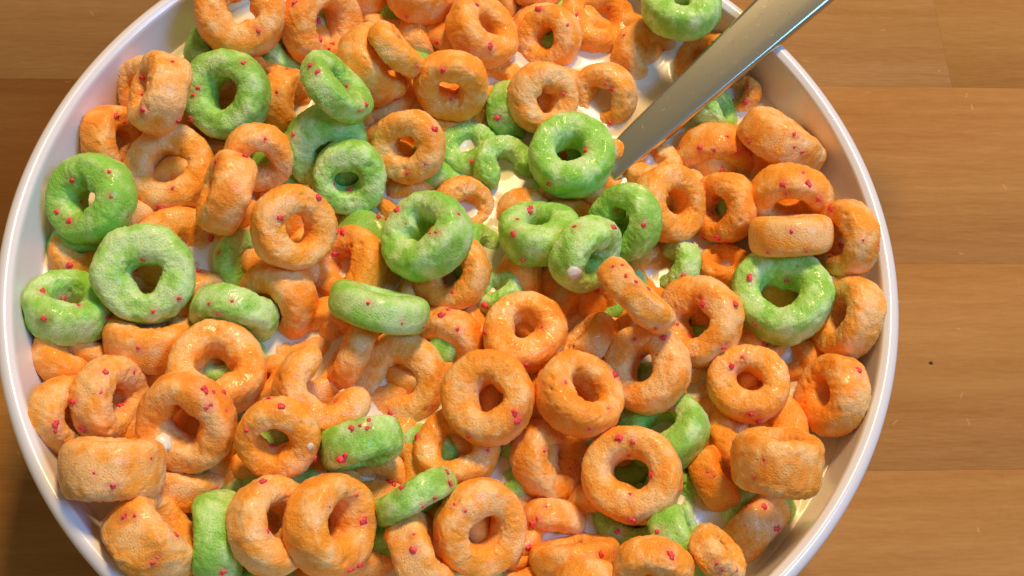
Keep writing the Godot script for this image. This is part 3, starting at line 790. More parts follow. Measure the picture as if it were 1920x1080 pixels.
	ring("orange", "orange ring standing in milk below the green ring lying on its side", Vector3(13.71, -9.5, -1.95), Vector3(0.85, 0.509, 0.133), Vector3(0.511, -0.738, -0.442), Vector3(5.74, 2.05, 2.86), 8122, null, 1.0, [], [], false, 0.00)
	ring("orange", "orange ring with a dark hole under the central round ring with a crumb cluster", Vector3(4.41, -8.4, 31.87), Vector3(-0.023, 0.998, -0.063), Vector3(-0.132, -0.066, -0.989), Vector3(6.96, 2.31, 3.41), 122, null, 1.0, [Vector3(4.93, 0.69, 0.61), Vector3(1.89, 1.49, 0.32)], [], false, 0.00)
	ring("orange", "orange ring below the short fat green barrel, a red crumb cluster on its edge", Vector3(-7.9, -13.6, 36.84), Vector3(-0.1, 0.416, 0.904), Vector3(-0.198, -0.899, 0.391), Vector3(6.36, 2.27, 2.87), 273, null, 1.0, [], [], false, 0.00)
	ring("orange", "orange barrel at the bottom edge under the thin speckled green barrel", Vector3(1.63, -6, 50.21), Vector3(0.762, 0.403, -0.506), Vector3(0.202, -0.892, -0.405), Vector3(7.13, 2.55, 3.18), 8937, null, 1.0, [Vector3(3.36, 0.28, 0.57), Vector3(3.69, 0.54, 0.24)], [], false, 0.00)
	ring("orange", "smooth orange ring on edge, larger of the leaning pair at the top", Vector3(-20.14, -2.4, -36.58), Vector3(0.77, 0.603, -0.209), Vector3(0.26, -0.595, -0.761), Vector3(7.43, 2.46, 3.53), 6515, null, 1.0, [Vector3(1.76, 0.30, 0.49)], [], false, 0.00)
	ring("orange", "big smooth pale orange ring at the bottom with a slanted hole", Vector3(9.9, -5.2, 45.16), Vector3(0.417, 0.798, 0.435), Vector3(0.782, -0.559, 0.276), Vector3(7.55, 2.55, 3.34), 9576, null, 1.0, [Vector3(2.40, 0.09, 0.41), Vector3(3.24, 0.47, 0.34), Vector3(3.28, 1.37, 0.29)], [], false, 0.22)
	ring("orange", "short orange barrel with one red crumb right of the big smooth ring at the bottom", Vector3(21.16, -11.2, 41.08), Vector3(0.089, 0.122, 0.989), Vector3(0.096, -0.989, 0.113), Vector3(5.38, 1.94, 2.47), 371, null, 1.0, [Vector3(2.49, 0.80, 0.60), Vector3(2.74, 0.43, 0.29), Vector3(2.96, 6.19, 0.22)], [], false, 0.00)
	ring("orange", "thin bent orange ring on edge near the bottom right, below the short barrel", Vector3(24.89, -6.8, 47.05), Vector3(-0.259, 0.382, -0.887), Vector3(0.032, -0.915, -0.403), Vector3(7.03, 2.53, 2.39), 1211, null, 1.0, [Vector3(2.55, 0.23, 0.49), Vector3(2.16, 0.03, 0.58), Vector3(0.40, 1.49, 0.32)], [], false, 0.00)
	ring("orange", "pale orange ring cut off by the bottom edge, below the thin bent ring", Vector3(27.27, -2, 52.75), Vector3(0.048, 0.304, 0.951), Vector3(0.133, -0.946, 0.296), Vector3(5.48, 1.87, 2.47), 9402, null, 1.0, [Vector3(3.54, 1.61, 0.30)], [], false, 0.00)
	ring("orange", "pale orange curved ring standing left of the ring with an open round hole", Vector3(19.5, -8.4, 31.23), Vector3(0.645, 0.758, 0.1), Vector3(0.736, -0.58, -0.349), Vector3(6.97, 2.54, 3.21), 6525, null, 1.0, [Vector3(3.40, 1.62, 0.34), Vector3(2.04, 0.14, 0.52), Vector3(0.89, 2.00, 0.31)], [], false, 0.22)
	ring("orange", "pale orange ring with an open round hole and red crumbs, at lower right", Vector3(32.49, -2.8, 33.97), Vector3(-0.301, 0.929, 0.216), Vector3(-0.866, -0.172, -0.469), Vector3(7.84, 2.62, 3.79), 8522, null, 1.0, [Vector3(0.80, 1.57, 0.67), Vector3(1.22, 1.64, 0.42), Vector3(0.92, 2.72, 0.34), Vector3(2.79, 2.24, 0.58), Vector3(4.10, 2.00, 0.33), Vector3(4.07, 0.78, 0.75), Vector3(2.91, 0.19, 0.42)], [], false, 0.22)
	ring("orange", "orange ring standing behind the leaning pair at the top", Vector3(-13.11, -10.8, -49.41), Vector3(0.838, 0.48, -0.259), Vector3(0.172, -0.683, -0.71), Vector3(5.70, 1.87, 2.56), 5896, null, 1.0, [], [], false, 0.00)
	ring("orange", "orange ring at the bottom edge with a big red crumb cluster", Vector3(35.97, 2.4, 49.92), Vector3(0.009, 0.318, 0.948), Vector3(0.17, -0.935, 0.312), Vector3(5.93, 2.09, 2.78), 3471, null, 1.0, [Vector3(3.56, 0.07, 0.79)], [], false, 0.00)
	ring("orange", "pale rough barrel at the bottom right edge in front of the leaning barrel", Vector3(45.52, 1.2, 46.34), Vector3(0.621, 0.544, -0.564), Vector3(0.359, -0.837, -0.413), Vector3(5.10, 1.71, 2.28), 7084, null, 1.2, [Vector3(2.71, 0.08, 0.30), Vector3(2.26, 1.02, 0.27), Vector3(2.98, 0.14, 0.31)], [], false, 0.22)
	ring("orange", "orange barrel leaning up the lower right wall with a crumb at its tip", Vector3(53.31, -11.2, 37.63), Vector3(-0.824, 0.126, -0.552), Vector3(0.096, -0.93, -0.356), Vector3(6.84, 2.42, 3.34), 6704, null, 1.0, [Vector3(2.50, 0.30, 0.52), Vector3(2.71, 1.23, 0.44), Vector3(2.74, 5.66, 0.78), Vector3(2.44, 1.38, 0.27)], [], false, 0.00)
	ring("orange", "pale blocky barrel with a tiny bubble hole at lower right", Vector3(53.93, 2.8, 31), Vector3(-0.058, 0.515, -0.855), Vector3(0.218, -0.83, -0.514), Vector3(7.19, 2.38, 4.46), 2820, null, 1.2, [Vector3(3.41, 0.20, 0.22), Vector3(3.60, 6.06, 0.29)], [], false, 0.22)
	ring("orange", "soaked deep orange ring fused to the pale block at lower right", Vector3(53.32, -8.5, 22.73), Vector3(-0.325, 0.913, -0.246), Vector3(-0.102, -0.292, -0.951), Vector3(8.47, 2.86, 3.93), 4224, null, 1.0, [], [], false, -0.28)
	ring("orange", "deep orange ring on edge half sunk in milk at lower right", Vector3(46.82, -8.5, 31.21), Vector3(0.703, 0.596, -0.389), Vector3(0.418, -0.788, -0.452), Vector3(5.60, 1.99, 2.67), 6292, null, 1.0, [Vector3(3.43, 0.26, 0.29), Vector3(3.27, 0.60, 0.23)], [], false, -0.28)
	ring("orange", "soaked orange ring in milk left of the round shiny ring near the right wall", Vector3(45.98, -11.5, 19.82), Vector3(-0.201, 0.977, -0.074), Vector3(-0.027, -0.081, -0.996), Vector3(6.54, 2.22, 2.88), 2958, null, 1.0, [], [], false, 0.00)
	ring("orange", "orange ring deep in the gap above the broken orange ring", Vector3(-24.14, -13.6, 14.32), Vector3(-0.128, 0.898, -0.421), Vector3(-0.316, -0.439, -0.841), Vector3(6.88, 2.29, 3.22), 9820, null, 1.0, [], [], false, 0.00)
	ring("orange", "orange ring barely showing left of the big ring at left centre", Vector3(-47.02, -13.6, 24.58), Vector3(0.815, 0.57, 0.1), Vector3(0.56, -0.734, -0.385), Vector3(5.77, 2.10, 2.77), 8312, null, 1.0, [], [], false, 0.00)
	ring("orange", "round pale orange ring with a pink crumb filled hole above the milk", Vector3(-5.71, -3.2, -34.87), Vector3(0.122, 0.373, 0.92), Vector3(0.06, -0.928, 0.368), Vector3(6.79, 2.40, 3.17), 7713, null, 1.0, [Vector3(2.86, 1.22, 0.48), Vector3(5.64, 3.28, 0.79), Vector3(6.25, 2.84, 0.35)], [], false, 0.00)
	ring("orange", "orange ring barely showing between the two large green rings at left", Vector3(-59.33, -12.4, -2.6), Vector3(0.884, 0.449, 0.131), Vector3(0.454, -0.757, -0.47), Vector3(6.11, 2.08, 2.82), 9421, null, 1.0, [], [], false, 0.00)
	ring("orange", "orange ring in shade under the large upper left green ring", Vector3(-53.94, -13.6, -26.58), Vector3(0.124, 0.965, -0.231), Vector3(-0.255, -0.194, -0.947), Vector3(6.65, 2.34, 3.08), 9448, null, 1.0, [], [], false, 0.00)
	ring("orange", "orange ring in shade under the speckled broken green ring at the top", Vector3(-18.8, -13.6, -32.63), Vector3(0.784, 0.559, 0.269), Vector3(0.611, -0.618, -0.495), Vector3(6.55, 2.13, 3.03), 7800, null, 1.0, [], [], false, 0.00)
	ring("orange", "pale soaked orange ring barely above the milk near the middle of the top half", Vector3(-6.31, -11.5, -30.36), Vector3(-0.01, 0.999, -0.034), Vector3(-0.137, -0.035, -0.99), Vector3(5.44, 1.92, 2.61), 7460, null, 1.0, [], [], false, 0.00)
	ring("orange", "orange ring in shade left of the pale orange ring beside the spoon", Vector3(1.76, -10, -40.24), Vector3(-0.071, 0.965, -0.252), Vector3(-0.105, -0.259, -0.96), Vector3(6.54, 2.34, 3.05), 9814, null, 1.0, [], [], false, 0.00)
	ring("orange", "orange ring at the tip of the spoon, behind the big green ring", Vector3(24.73, -9.5, -25.2), Vector3(0.653, 0.687, 0.318), Vector3(0.745, -0.51, -0.429), Vector3(5.58, 1.99, 2.50), 8565, null, 1.0, [], [], false, 0.00)
	ring("orange", "orange ring in milk just right of the spoon tip", Vector3(32.74, -10, -27.39), Vector3(-0.167, 0.961, -0.22), Vector3(-0.026, -0.227, -0.973), Vector3(5.63, 2.04, 2.53), 8777, null, 1.0, [], [], false, 0.00)
	ring("orange", "deep orange ring under the upright pale barrel at right", Vector3(61.19, -13.6, -15.69), Vector3(-0.736, 0.548, 0.398), Vector3(-0.664, -0.699, -0.265), Vector3(6.91, 2.42, 3.35), 7478, null, 1.0, [], [], false, 0.00)
	ring("orange", "dark orange ring deep at the bottom edge between two standing rings", Vector3(-4.28, -13.6, 51.71), Vector3(-0.025, 0.925, -0.379), Vector3(-0.16, -0.378, -0.912), Vector3(6.45, 2.21, 3.05), 6047, null, 1.0, [], [], false, 0.00)
	ring("orange", "pinkish orange ring low behind the long smooth green barrel", Vector3(-9.92, -13.6, 2.86), Vector3(0.705, 0.672, 0.224), Vector3(0.698, -0.602, -0.389), Vector3(6.27, 2.14, 3.09), 6847, null, 1.0, [], [], false, 0.00)
	ring("orange", "orange ring on edge between the upper left green ring and the broken green one", Vector3(-35.14, -7.6, -29.29), Vector3(0.967, 0.249, 0.054), Vector3(0.235, -0.79, -0.566), Vector3(6.43, 2.14, 3.01), 2121, null, 1.0, [Vector3(3.43, 0.25, 0.39), Vector3(4.42, 0.25, 0.26)], [], false, 0.00)
	ring("orange", "pink ring soaked in milk below the upright green ring", Vector3(33.66, -11.5, -10.86), Vector3(-0.157, 0.987, -0.028), Vector3(-0.059, -0.037, -0.998), Vector3(5.22, 1.72, 2.56), 289, null, 1.0, [], [], false, 0.00)
	ring("orange", "small orange ring showing only its top between the two upper left green rings", Vector3(-40.7, -8, -37.99), Vector3(0.457, 0.825, -0.332), Vector3(0.059, -0.401, -0.914), Vector3(5.33, 1.77, 2.55), 3362, null, 1.0, [], [], false, 0.00)
	ring("orange", "orange ring at the top with red crumbs along its hollow", Vector3(-31.45, -4.4, -45.61), Vector3(0.718, 0.588, 0.373), Vector3(0.69, -0.53, -0.492), Vector3(8.12, 2.66, 3.60), 2738, null, 1.0, [Vector3(3.63, 0.18, 0.81), Vector3(2.28, 2.14, 0.81), Vector3(1.34, 2.53, 0.72), Vector3(1.79, 1.86, 0.33)], [], false, 0.00)
	ring("orange", "pale orange ring standing upright near the upper left wall", Vector3(-54.57, 3.2, -21), Vector3(-0.816, 0.567, 0.109), Vector3(-0.536, -0.674, -0.508), Vector3(7.05, 2.30, 3.52), 832, null, 1.0, [Vector3(0.57, 2.37, 0.68), Vector3(3.73, 1.00, 0.57), Vector3(2.14, 0.10, 0.38), Vector3(3.64, 5.41, 0.57), Vector3(5.89, 2.63, 0.33)], [], false, 0.22)
	ring("orange", "deep orange ring behind the pale upright one against the upper left wall", Vector3(-59.88, -6, -27.1), Vector3(-0.537, 0.671, 0.512), Vector3(-0.84, -0.484, -0.247), Vector3(6.28, 2.19, 2.97), 4349, null, 1.0, [], [], false, 0.00)
	ring("orange", "pale orange ring against the upper left wall above the leftmost green ring", Vector3(-64.19, -8, -17.04), Vector3(0.915, 0.379, 0.14), Vector3(0.394, -0.759, -0.519), Vector3(6.47, 2.24, 3.16), 846, null, 1.0, [Vector3(4.25, 1.34, 0.60), Vector3(4.63, 1.83, 0.32)], [], false, 0.00)
	ring("orange", "large orange ring below the upper left green ring, right of the leftmost green one", Vector3(-52.73, -8, -12.56), Vector3(0.044, 0.978, 0.203), Vector3(-0.628, 0.185, -0.756), Vector3(8.17, 2.73, 3.66), 2258, null, 1.0, [Vector3(3.77, 0.51, 0.87), Vector3(3.42, 1.68, 0.31)], [], false, 0.00)
	ring("orange", "orange ring standing on edge right of the large ring at left", Vector3(-39.81, 0.8, -4.66), Vector3(-0.897, 0.441, 0.016), Vector3(-0.396, -0.788, -0.47), Vector3(7.19, 2.59, 3.36), 8855, null, 1.0, [Vector3(1.81, 1.55, 0.55), Vector3(1.86, 6.20, 0.55), Vector3(2.90, 5.31, 0.25)], [], false, 0.00)
	ring("orange", "orange ring arching over a dark hole left of the green pair", Vector3(-36.65, -2.8, -14.28), Vector3(0.237, 0.468, 0.852), Vector3(-0.015, -0.875, 0.485), Vector3(6.11, 2.01, 2.91), 7704, null, 1.0, [Vector3(3.36, 0.98, 0.37)], [], false, 0.00)
	ring("orange", "round orange ring with one red crumb between the green pair and the milk", Vector3(-11.3, -3.2, -20.77), Vector3(-0.213, 0.739, 0.64), Vector3(-0.869, -0.443, 0.222), Vector3(6.57, 2.32, 3.14), 2527, null, 1.0, [Vector3(2.93, 0.60, 0.66), Vector3(4.01, 1.50, 0.28), Vector3(4.87, 1.60, 0.35)], [], false, 0.00)
	ring("orange", "orange ring cut off by the top edge, left of the flat one", Vector3(-25.81, -8.4, -57.94), Vector3(-0.025, 0.9, -0.436), Vector3(-0.172, -0.433, -0.885), Vector3(6.07, 1.98, 3.00), 2275, null, 1.0, [Vector3(3.69, 0.95, 0.39), Vector3(3.13, 0.95, 0.35)], [], false, 0.00)
	ring("orange", "pale dry orange ring with a dark hole above the big green ring near the spoon", Vector3(11.37, -4, -34.98), Vector3(0.366, 0.791, 0.491), Vector3(0.922, -0.235, -0.309), Vector3(6.60, 2.35, 3.22), 124, null, 1.0, [Vector3(5.98, 2.17, 0.29)], [], false, 0.22)
	ring("orange", "orange ring with milk in its hole touching the left edge of the spoon", Vector3(22.73, -9, -40.55), Vector3(-0.422, 0.609, 0.671), Vector3(-0.777, -0.624, 0.077), Vector3(6.42, 2.12, 3.19), 4868, null, 1.0, [Vector3(2.88, 1.96, 0.50), Vector3(4.54, 1.38, 0.50), Vector3(5.27, 3.28, 0.30), Vector3(2.44, 1.75, 0.36)], [], false, 0.00)
	ring("orange", "pale orange curved ring left of the spoon below the top green lump", Vector3(30.23, -10.8, -52.36), Vector3(0.598, 0.692, 0.405), Vector3(0.788, -0.417, -0.452), Vector3(7.19, 2.45, 3.34), 2113, null, 1.0, [Vector3(3.77, 6.25, 0.39), Vector3(5.83, 2.45, 0.40)], [], false, 0.00)
	ring("orange", "orange ring mostly hidden behind the upper part of the spoon handle", Vector3(41.17, -8, -51.48), Vector3(-0.603, 0.749, -0.276), Vector3(-0.199, -0.476, -0.856), Vector3(5.95, 2.01, 2.73), 866, null, 1.0, [], [], false, 0.00)
	ring("orange", "pink soaked orange ring in the milk right beside the spoon shadow", Vector3(48.9, -9.5, -45.52), Vector3(-0.809, 0.582, 0.083), Vector3(-0.468, -0.552, -0.69), Vector3(3.86, 1.31, 1.79), 2113, null, 1.0, [Vector3(2.41, 1.60, 0.52), Vector3(3.40, 0.73, 0.62)], [], false, 0.00)
	ring("orange", "flat orange ring cut off by the top edge, in the middle", Vector3(-13.9, -4.4, -56.02), Vector3(-0.03, 0.962, -0.27), Vector3(-0.142, -0.272, -0.952), Vector3(7.12, 2.47, 3.55), 7815, null, 1.0, [Vector3(3.58, 1.36, 0.33), Vector3(3.62, 6.07, 0.33), Vector3(2.67, 1.55, 0.28)], [], false, 0.00)
	ring("orange", "orange arched ring right of the spoon, red crumbs on its end", Vector3(44.52, -11.2, -31.29), Vector3(0.014, 0.133, 0.991), Vector3(0.205, -0.97, 0.128), Vector3(7.99, 2.71, 3.84), 4480, null, 1.0, [Vector3(4.11, 0.50, 0.89), Vector3(3.72, 0.94, 0.49), Vector3(2.75, 0.70, 0.49), Vector3(2.20, 0.13, 0.40), Vector3(3.44, 0.08, 0.32), Vector3(3.14, 1.06, 0.35), Vector3(3.87, 0.56, 0.31)], [], false, 0.00)
	ring("orange", "orange barrel leaning against the upper right bowl wall", Vector3(55.31, -3.6, -31.93), Vector3(0.433, 0.63, -0.644), Vector3(0.228, -0.768, -0.598), Vector3(8.15, 2.94, 3.80), 6992, null, 1.0, [Vector3(2.67, 0.12, 0.39), Vector3(2.90, 0.16, 0.29), Vector3(3.84, 5.57, 0.49), Vector3(3.02, 0.69, 0.37)], [], false, 0.22)
	ring("orange", "orange ring by the right wall with a row of dark red crumbs", Vector3(56.64, -2.4, -18.97), Vector3(-0.062, 0.29, 0.955), Vector3(0.246, -0.923, 0.296), Vector3(7.35, 2.43, 3.44), 4470, null, 1.0, [Vector3(2.94, 0.81, 0.75), Vector3(3.58, 0.58, 0.84), Vector3(4.01, 1.20, 0.75), Vector3(3.45, 6.26, 0.38), Vector3(3.00, 1.57, 0.27)], [], false, 0.00)
	ring("orange", "orange ring right below the spoon tip with a pinkish hollow", Vector3(35.6, -3.2, -15.92), Vector3(0.532, 0.79, 0.305), Vector3(0.818, -0.386, -0.427), Vector3(6.88, 2.41, 3.25), 3428, null, 1.0, [], [], false, -0.28)
	ring("orange", "deep orange ring in milk, second right of the spoon tip", Vector3(45.44, -5.5, -17.8), Vector3(-0.728, 0.54, 0.422), Vector3(-0.672, -0.685, -0.282), Vector3(6.40, 2.16, 3.07), 8731, null, 1.0, [Vector3(5.19, 0.71, 0.67), Vector3(4.58, 1.08, 0.67), Vector3(0.87, 2.99, 0.38), Vector3(6.03, 3.11, 0.33), Vector3(4.43, 0.49, 0.33)], [], false, -0.28)
	ring("orange", "pale smooth barrel lying level above the speckled green ring at right", Vector3(55.74, 0.8, -10.35), Vector3(-0.183, 0.519, -0.835), Vector3(0.201, -0.812, -0.548), Vector3(7.16, 2.58, 3.28), 3387, null, 0.35, [Vector3(3.09, 0.27, 0.36), Vector3(2.74, 5.65, 0.25), Vector3(3.72, 5.64, 0.30)], [], false, 0.22)
	ring("orange", "orange ring leaning on the right wall beside the pale barrel", Vector3(65.58, 0.4, -11.05), Vector3(-0.912, 0.287, 0.295), Vector3(-0.388, -0.837, -0.386), Vector3(6.75, 2.26, 3.01), 6124, null, 1.0, [Vector3(1.50, 1.34, 0.84), Vector3(5.85, 3.28, 0.67), Vector3(5.02, 2.34, 0.75), Vector3(3.32, 5.75, 0.31), Vector3(3.15, 0.46, 0.27)], [], false, 0.00)
	ring("orange", "orange ring leaning on the right wall beside the speckled green ring", Vector3(66.77, -3.2, 1.78), Vector3(-0.909, 0.415, 0.041), Vector3(-0.375, -0.771, -0.515), Vector3(7.13, 2.45, 3.28), 335, null, 1.2, [], [], false, 0.00)
	ring("orange", "lowest of three orange rings leaning on the right wall, one crumb on top", Vector3(64.63, -4, 15.81), Vector3(-0.912, 0.407, 0.041), Vector3(-0.382, -0.81, -0.444), Vector3(6.95, 2.53, 3.30), 8785, null, 1.0, [Vector3(2.36, 0.03, 0.71)], [], false, 0.00)
	ring("orange", "fat tilted orange ring with a red crumb cluster at the top middle", Vector3(-1.64, -4.4, -48.81), Vector3(0.567, 0.809, -0.156), Vector3(0.337, -0.401, -0.852), Vector3(7.46, 2.61, 3.29), 8261, null, 1.0, [Vector3(2.61, 1.09, 0.90), Vector3(4.66, 1.68, 0.51)], [], false, 0.00)
	ring("orange", "shaded orange ring between the round shiny ring and the right wall", Vector3(61.45, -13.6, 7.77), Vector3(-0.89, 0.373, 0.261), Vector3(-0.442, -0.847, -0.295), Vector3(7.07, 2.52, 3.36), 4002, null, 1.0, [], [], false, -0.28)
	ring("orange", "pinkish ring soaked in milk under the speckled green ring by the right wall", Vector3(53.55, -11.5, 4.46), Vector3(-0.327, 0.929, -0.174), Vector3(-0.119, -0.223, -0.968), Vector3(5.60, 1.82, 2.52), 4556, null, 1.0, [], [], false, 0.00)
	ring("orange", "round shiny orange ring with highlights near the right wall", Vector3(50.74, -4, 15.52), Vector3(-0.224, 0.974, 0.044), Vector3(-0.037, 0.036, -0.999), Vector3(6.62, 2.34, 3.02), 9138, null, 1.0, [Vector3(5.99, 1.79, 0.36), Vector3(5.25, 2.00, 0.62), Vector3(3.09, 0.68, 0.79), Vector3(2.91, 0.01, 0.62)], [], false, 0.00)
	ring("orange", "large orange ring with a big red crumb cluster above its green filled hole", Vector3(41.94, -4.4, 5.7), Vector3(-0.594, 0.752, 0.286), Vector3(-0.793, -0.487, -0.366), Vector3(7.70, 2.55, 3.46), 7570, null, 1.0, [Vector3(1.98, 2.05, 0.89), Vector3(5.07, 3.13, 0.82), Vector3(2.51, 0.19, 0.63), Vector3(3.54, 0.50, 0.62), Vector3(5.88, 2.46, 0.30)], [], false, 0.00)
	ring("orange", "orange ring on edge like a slanted stick, right of the green trio", Vector3(30.03, 4.4, 6.57), Vector3(0.605, 0.436, -0.666), Vector3(0.122, -0.877, -0.464), Vector3(7.60, 2.76, 2.58), 3007, null, 1.0, [Vector3(3.33, 0.62, 0.42), Vector3(4.04, 0.26, 0.34), Vector3(3.95, 0.83, 0.34), Vector3(3.03, 1.36, 0.42), Vector3(2.23, 5.92, 0.42), Vector3(3.60, 0.50, 0.29)], [], false, 0.22)
	ring("orange", "pale crumb marked orange ring with a green glimpse in its hole, right of centre", Vector3(33.51, -3.6, 15.57), Vector3(-0.504, 0.846, 0.172), Vector3(-0.77, -0.351, -0.532), Vector3(7.40, 2.58, 3.43), 3379, null, 1.0, [Vector3(1.85, 1.24, 0.69), Vector3(0.64, 3.28, 0.44), Vector3(3.60, 6.02, 0.53), Vector3(0.89, 1.79, 0.37)], [], false, 0.22)
	ring("orange", "orange ring half sunk in milk left of the speckled green ring at right", Vector3(46.8, -9.3, -8.15), Vector3(-0.206, 0.903, -0.378), Vector3(0.045, -0.377, -0.925), Vector3(4.72, 1.67, 2.22), 4747, null, 1.0, [], [], false, -0.28)
	ring("orange", "small round smooth orange ring at the top, left of the pale curved one", Vector3(11.09, -8, -51.71), Vector3(-0.473, 0.711, 0.52), Vector3(-0.88, -0.351, -0.32), Vector3(6.27, 2.21, 3.08), 5541, null, 1.0, [Vector3(1.19, 0.97, 0.62), Vector3(2.59, 0.87, 0.33)], [], false, 0.00)
	ring("orange", "orange ring in shade under the big green ring next to the spoon tip", Vector3(18.52, -11, -19.48), Vector3(0.065, 0.255, 0.965), Vector3(0.118, -0.962, 0.247), Vector3(6.49, 2.21, 3.05), 2819, null, 1.0, [], [], false, 0.00)
	ring("orange", "orange ring in milk behind the green ring lying on its side", Vector3(10.77, -11, -14.2), Vector3(0.095, 0.188, 0.978), Vector3(0.084, -0.98, 0.18), Vector3(5.46, 1.93, 2.52), 5862, null, 1.0, [], [], false, 0.00)
	ring("orange", "orange ring with milk showing through its hole, under the central shiny green ring", Vector3(-0.42, -5.6, 1.71), Vector3(-0.325, 0.826, 0.46), Vector3(-0.937, -0.346, -0.041), Vector3(6.82, 2.45, 3.17), 9186, null, 1.0, [Vector3(4.37, 1.84, 0.36)], [], false, 0.00)
	ring("orange", "orange ring under the top edge of the central shiny green ring", Vector3(-10.25, -13.6, -16.32), Vector3(0.15, 0.176, 0.973), Vector3(0.008, -0.984, 0.176), Vector3(6.04, 2.00, 3.02), 9108, null, 1.0, [Vector3(2.36, 0.80, 0.29)], [], false, 0.00)
	ring("orange", "orange ring at the edge of the open milk, right behind the central shiny green ring", Vector3(-0.5, -9.5, -13.37), Vector3(0.462, 0.797, 0.388), Vector3(0.878, -0.351, -0.326), Vector3(5.66, 1.86, 2.72), 7983, null, 1.0, [], [], false, -0.28)
	ring("orange", "orange ring with a wedge shaped hole left of centre", Vector3(-27.01, 1.6, 0.73), Vector3(0.561, 0.756, 0.337), Vector3(0.819, -0.449, -0.356), Vector3(7.17, 2.41, 3.21), 7421, null, 1.0, [Vector3(5.23, 1.08, 0.63), Vector3(3.56, 1.65, 0.62), Vector3(0.04, 0.74, 0.72)], [], false, 0.00)
	ring("orange", "deep orange ring tucked behind the ring with a wedge shaped hole", Vector3(-36.64, -13.6, -10.65), Vector3(-0.538, 0.516, 0.667), Vector3(-0.72, -0.693, -0.045), Vector3(6.32, 2.30, 2.79), 9668, null, 1.0, [], [], false, -0.28)
	ring("orange", "deep orange tilted ring with dark red crumbs in its hollow", Vector3(-18.33, -8.4, 1.6), Vector3(-0.533, 0.828, 0.175), Vector3(-0.79, -0.412, -0.454), Vector3(7.10, 2.46, 3.28), 8374, null, 1.0, [Vector3(0.37, 2.63, 0.84), Vector3(1.14, 1.36, 0.83), Vector3(1.66, 2.56, 0.55)], [], false, -0.28)
	ring("orange", "orange ring at the top edge behind the small round ring", Vector3(19.79, -9.6, -58.32), Vector3(0.2, 0.979, 0.05), Vector3(0.32, -0.017, -0.947), Vector3(7.36, 2.41, 3.54), 7131, null, 1.0, [Vector3(0.28, 2.73, 0.43), Vector3(3.97, 1.47, 0.41)], [], false, 0.00)
	ring("orange", "orange ring with two red crumbs wedged left of the central shiny green ring", Vector3(-14.51, -13.6, -9.76), Vector3(-0.62, 0.648, 0.442), Vector3(-0.775, -0.593, -0.218), Vector3(5.49, 2.00, 2.56), 3633, null, 1.0, [], [], false, -0.28)
	ring("orange", "deep orange ring low under the ring with the wedge shaped hole", Vector3(-22.08, -13.6, -7.01), Vector3(0.742, 0.627, 0.237), Vector3(0.66, -0.619, -0.426), Vector3(5.49, 1.94, 2.57), 1129, null, 1.0, [], [], false, 0.00)
	ring("orange", "smooth orange ring on edge right of the small shiny green ring at left", Vector3(-28.63, -8, 9.42), Vector3(-0.518, 0.346, 0.782), Vector3(-0.539, -0.842, 0.015), Vector3(7.26, 2.60, 3.46), 3874, null, 1.0, [], [], false, 0.00)
	ring("orange", "pale orange ring mostly hidden behind the largest left green ring", Vector3(-48.73, -11.2, 2.2), Vector3(0.367, 0.922, 0.124), Vector3(0.275, 0.02, -0.961), Vector3(8.09, 2.92, 3.69), 4671, null, 1.0, [Vector3(3.79, 0.57, 0.47), Vector3(0.62, 1.43, 0.67), Vector3(0.16, 2.80, 0.25)], [], false, 0.22)
	ring("orange", "orange ring in the shade under the leftmost upper green ring", Vector3(-64.04, -10, 4.18), Vector3(0.203, 0.963, -0.176), Vector3(-0.285, -0.114, -0.952), Vector3(6.26, 2.22, 3.03), 8899, null, 1.0, [Vector3(3.62, 1.02, 0.57)], [], false, 0.00)
	ring("orange", "orange curved ring below the leftmost speckled green ring", Vector3(-61.23, -11.2, 23.23), Vector3(0.53, 0.703, -0.473), Vector3(0.019, -0.567, -0.823), Vector3(6.77, 2.36, 3.04), 102, null, 1.0, [], [], false, 0.00)
	ring("orange", "orange ring cut off by the top edge, above the small round ring", Vector3(7.52, -7.2, -63.62), Vector3(-0.105, 0.935, -0.338), Vector3(-0.073, -0.347, -0.935), Vector3(5.81, 1.94, 2.65), 1569, null, 1.0, [], [], false, 0.00)
	ring("orange", "orange ring on edge below the largest left green ring", Vector3(-48.7, -8.8, 19.11), Vector3(0.008, 0.773, -0.635), Vector3(-0.307, -0.602, -0.737), Vector3(7.68, 2.61, 3.75), 7279, null, 1.0, [Vector3(3.38, 0.40, 0.36)], [], false, 0.00)
	ring("orange", "big orange ring below the small shiny green ring at left", Vector3(-35.77, -4.4, 24.83), Vector3(0.125, 0.988, -0.092), Vector3(-0.255, -0.057, -0.965), Vector3(7.96, 2.69, 3.77), 5387, null, 1.0, [], [], false, 0.00)
	ring("orange", "rough pale orange ring turned sideways at the left wall, red crumbs in its hollow", Vector3(-51.65, -5.6, 31.71), Vector3(0.933, 0.354, 0.058), Vector3(0.352, -0.873, -0.339), Vector3(6.93, 2.38, 3.35), 6491, null, 1.2, [Vector3(3.89, 0.64, 0.62), Vector3(4.96, 1.52, 0.45), Vector3(3.05, 5.93, 0.53), Vector3(2.37, 6.15, 0.71), Vector3(0.69, 2.80, 0.72), Vector3(0.10, 2.93, 0.31), Vector3(3.05, 6.11, 0.36), Vector3(3.31, 1.06, 0.25)], [], false, 0.22)
	ring("orange", "orange ring at the lower left wall behind the rough pale one", Vector3(-58.1, -5.6, 35.49), Vector3(0.951, 0.306, -0.048), Vector3(0.266, -0.886, -0.379), Vector3(6.47, 2.27, 2.88), 2726, null, 1.0, [Vector3(2.92, 0.97, 0.79), Vector3(2.72, 0.95, 0.34)], [], false, 0.00)
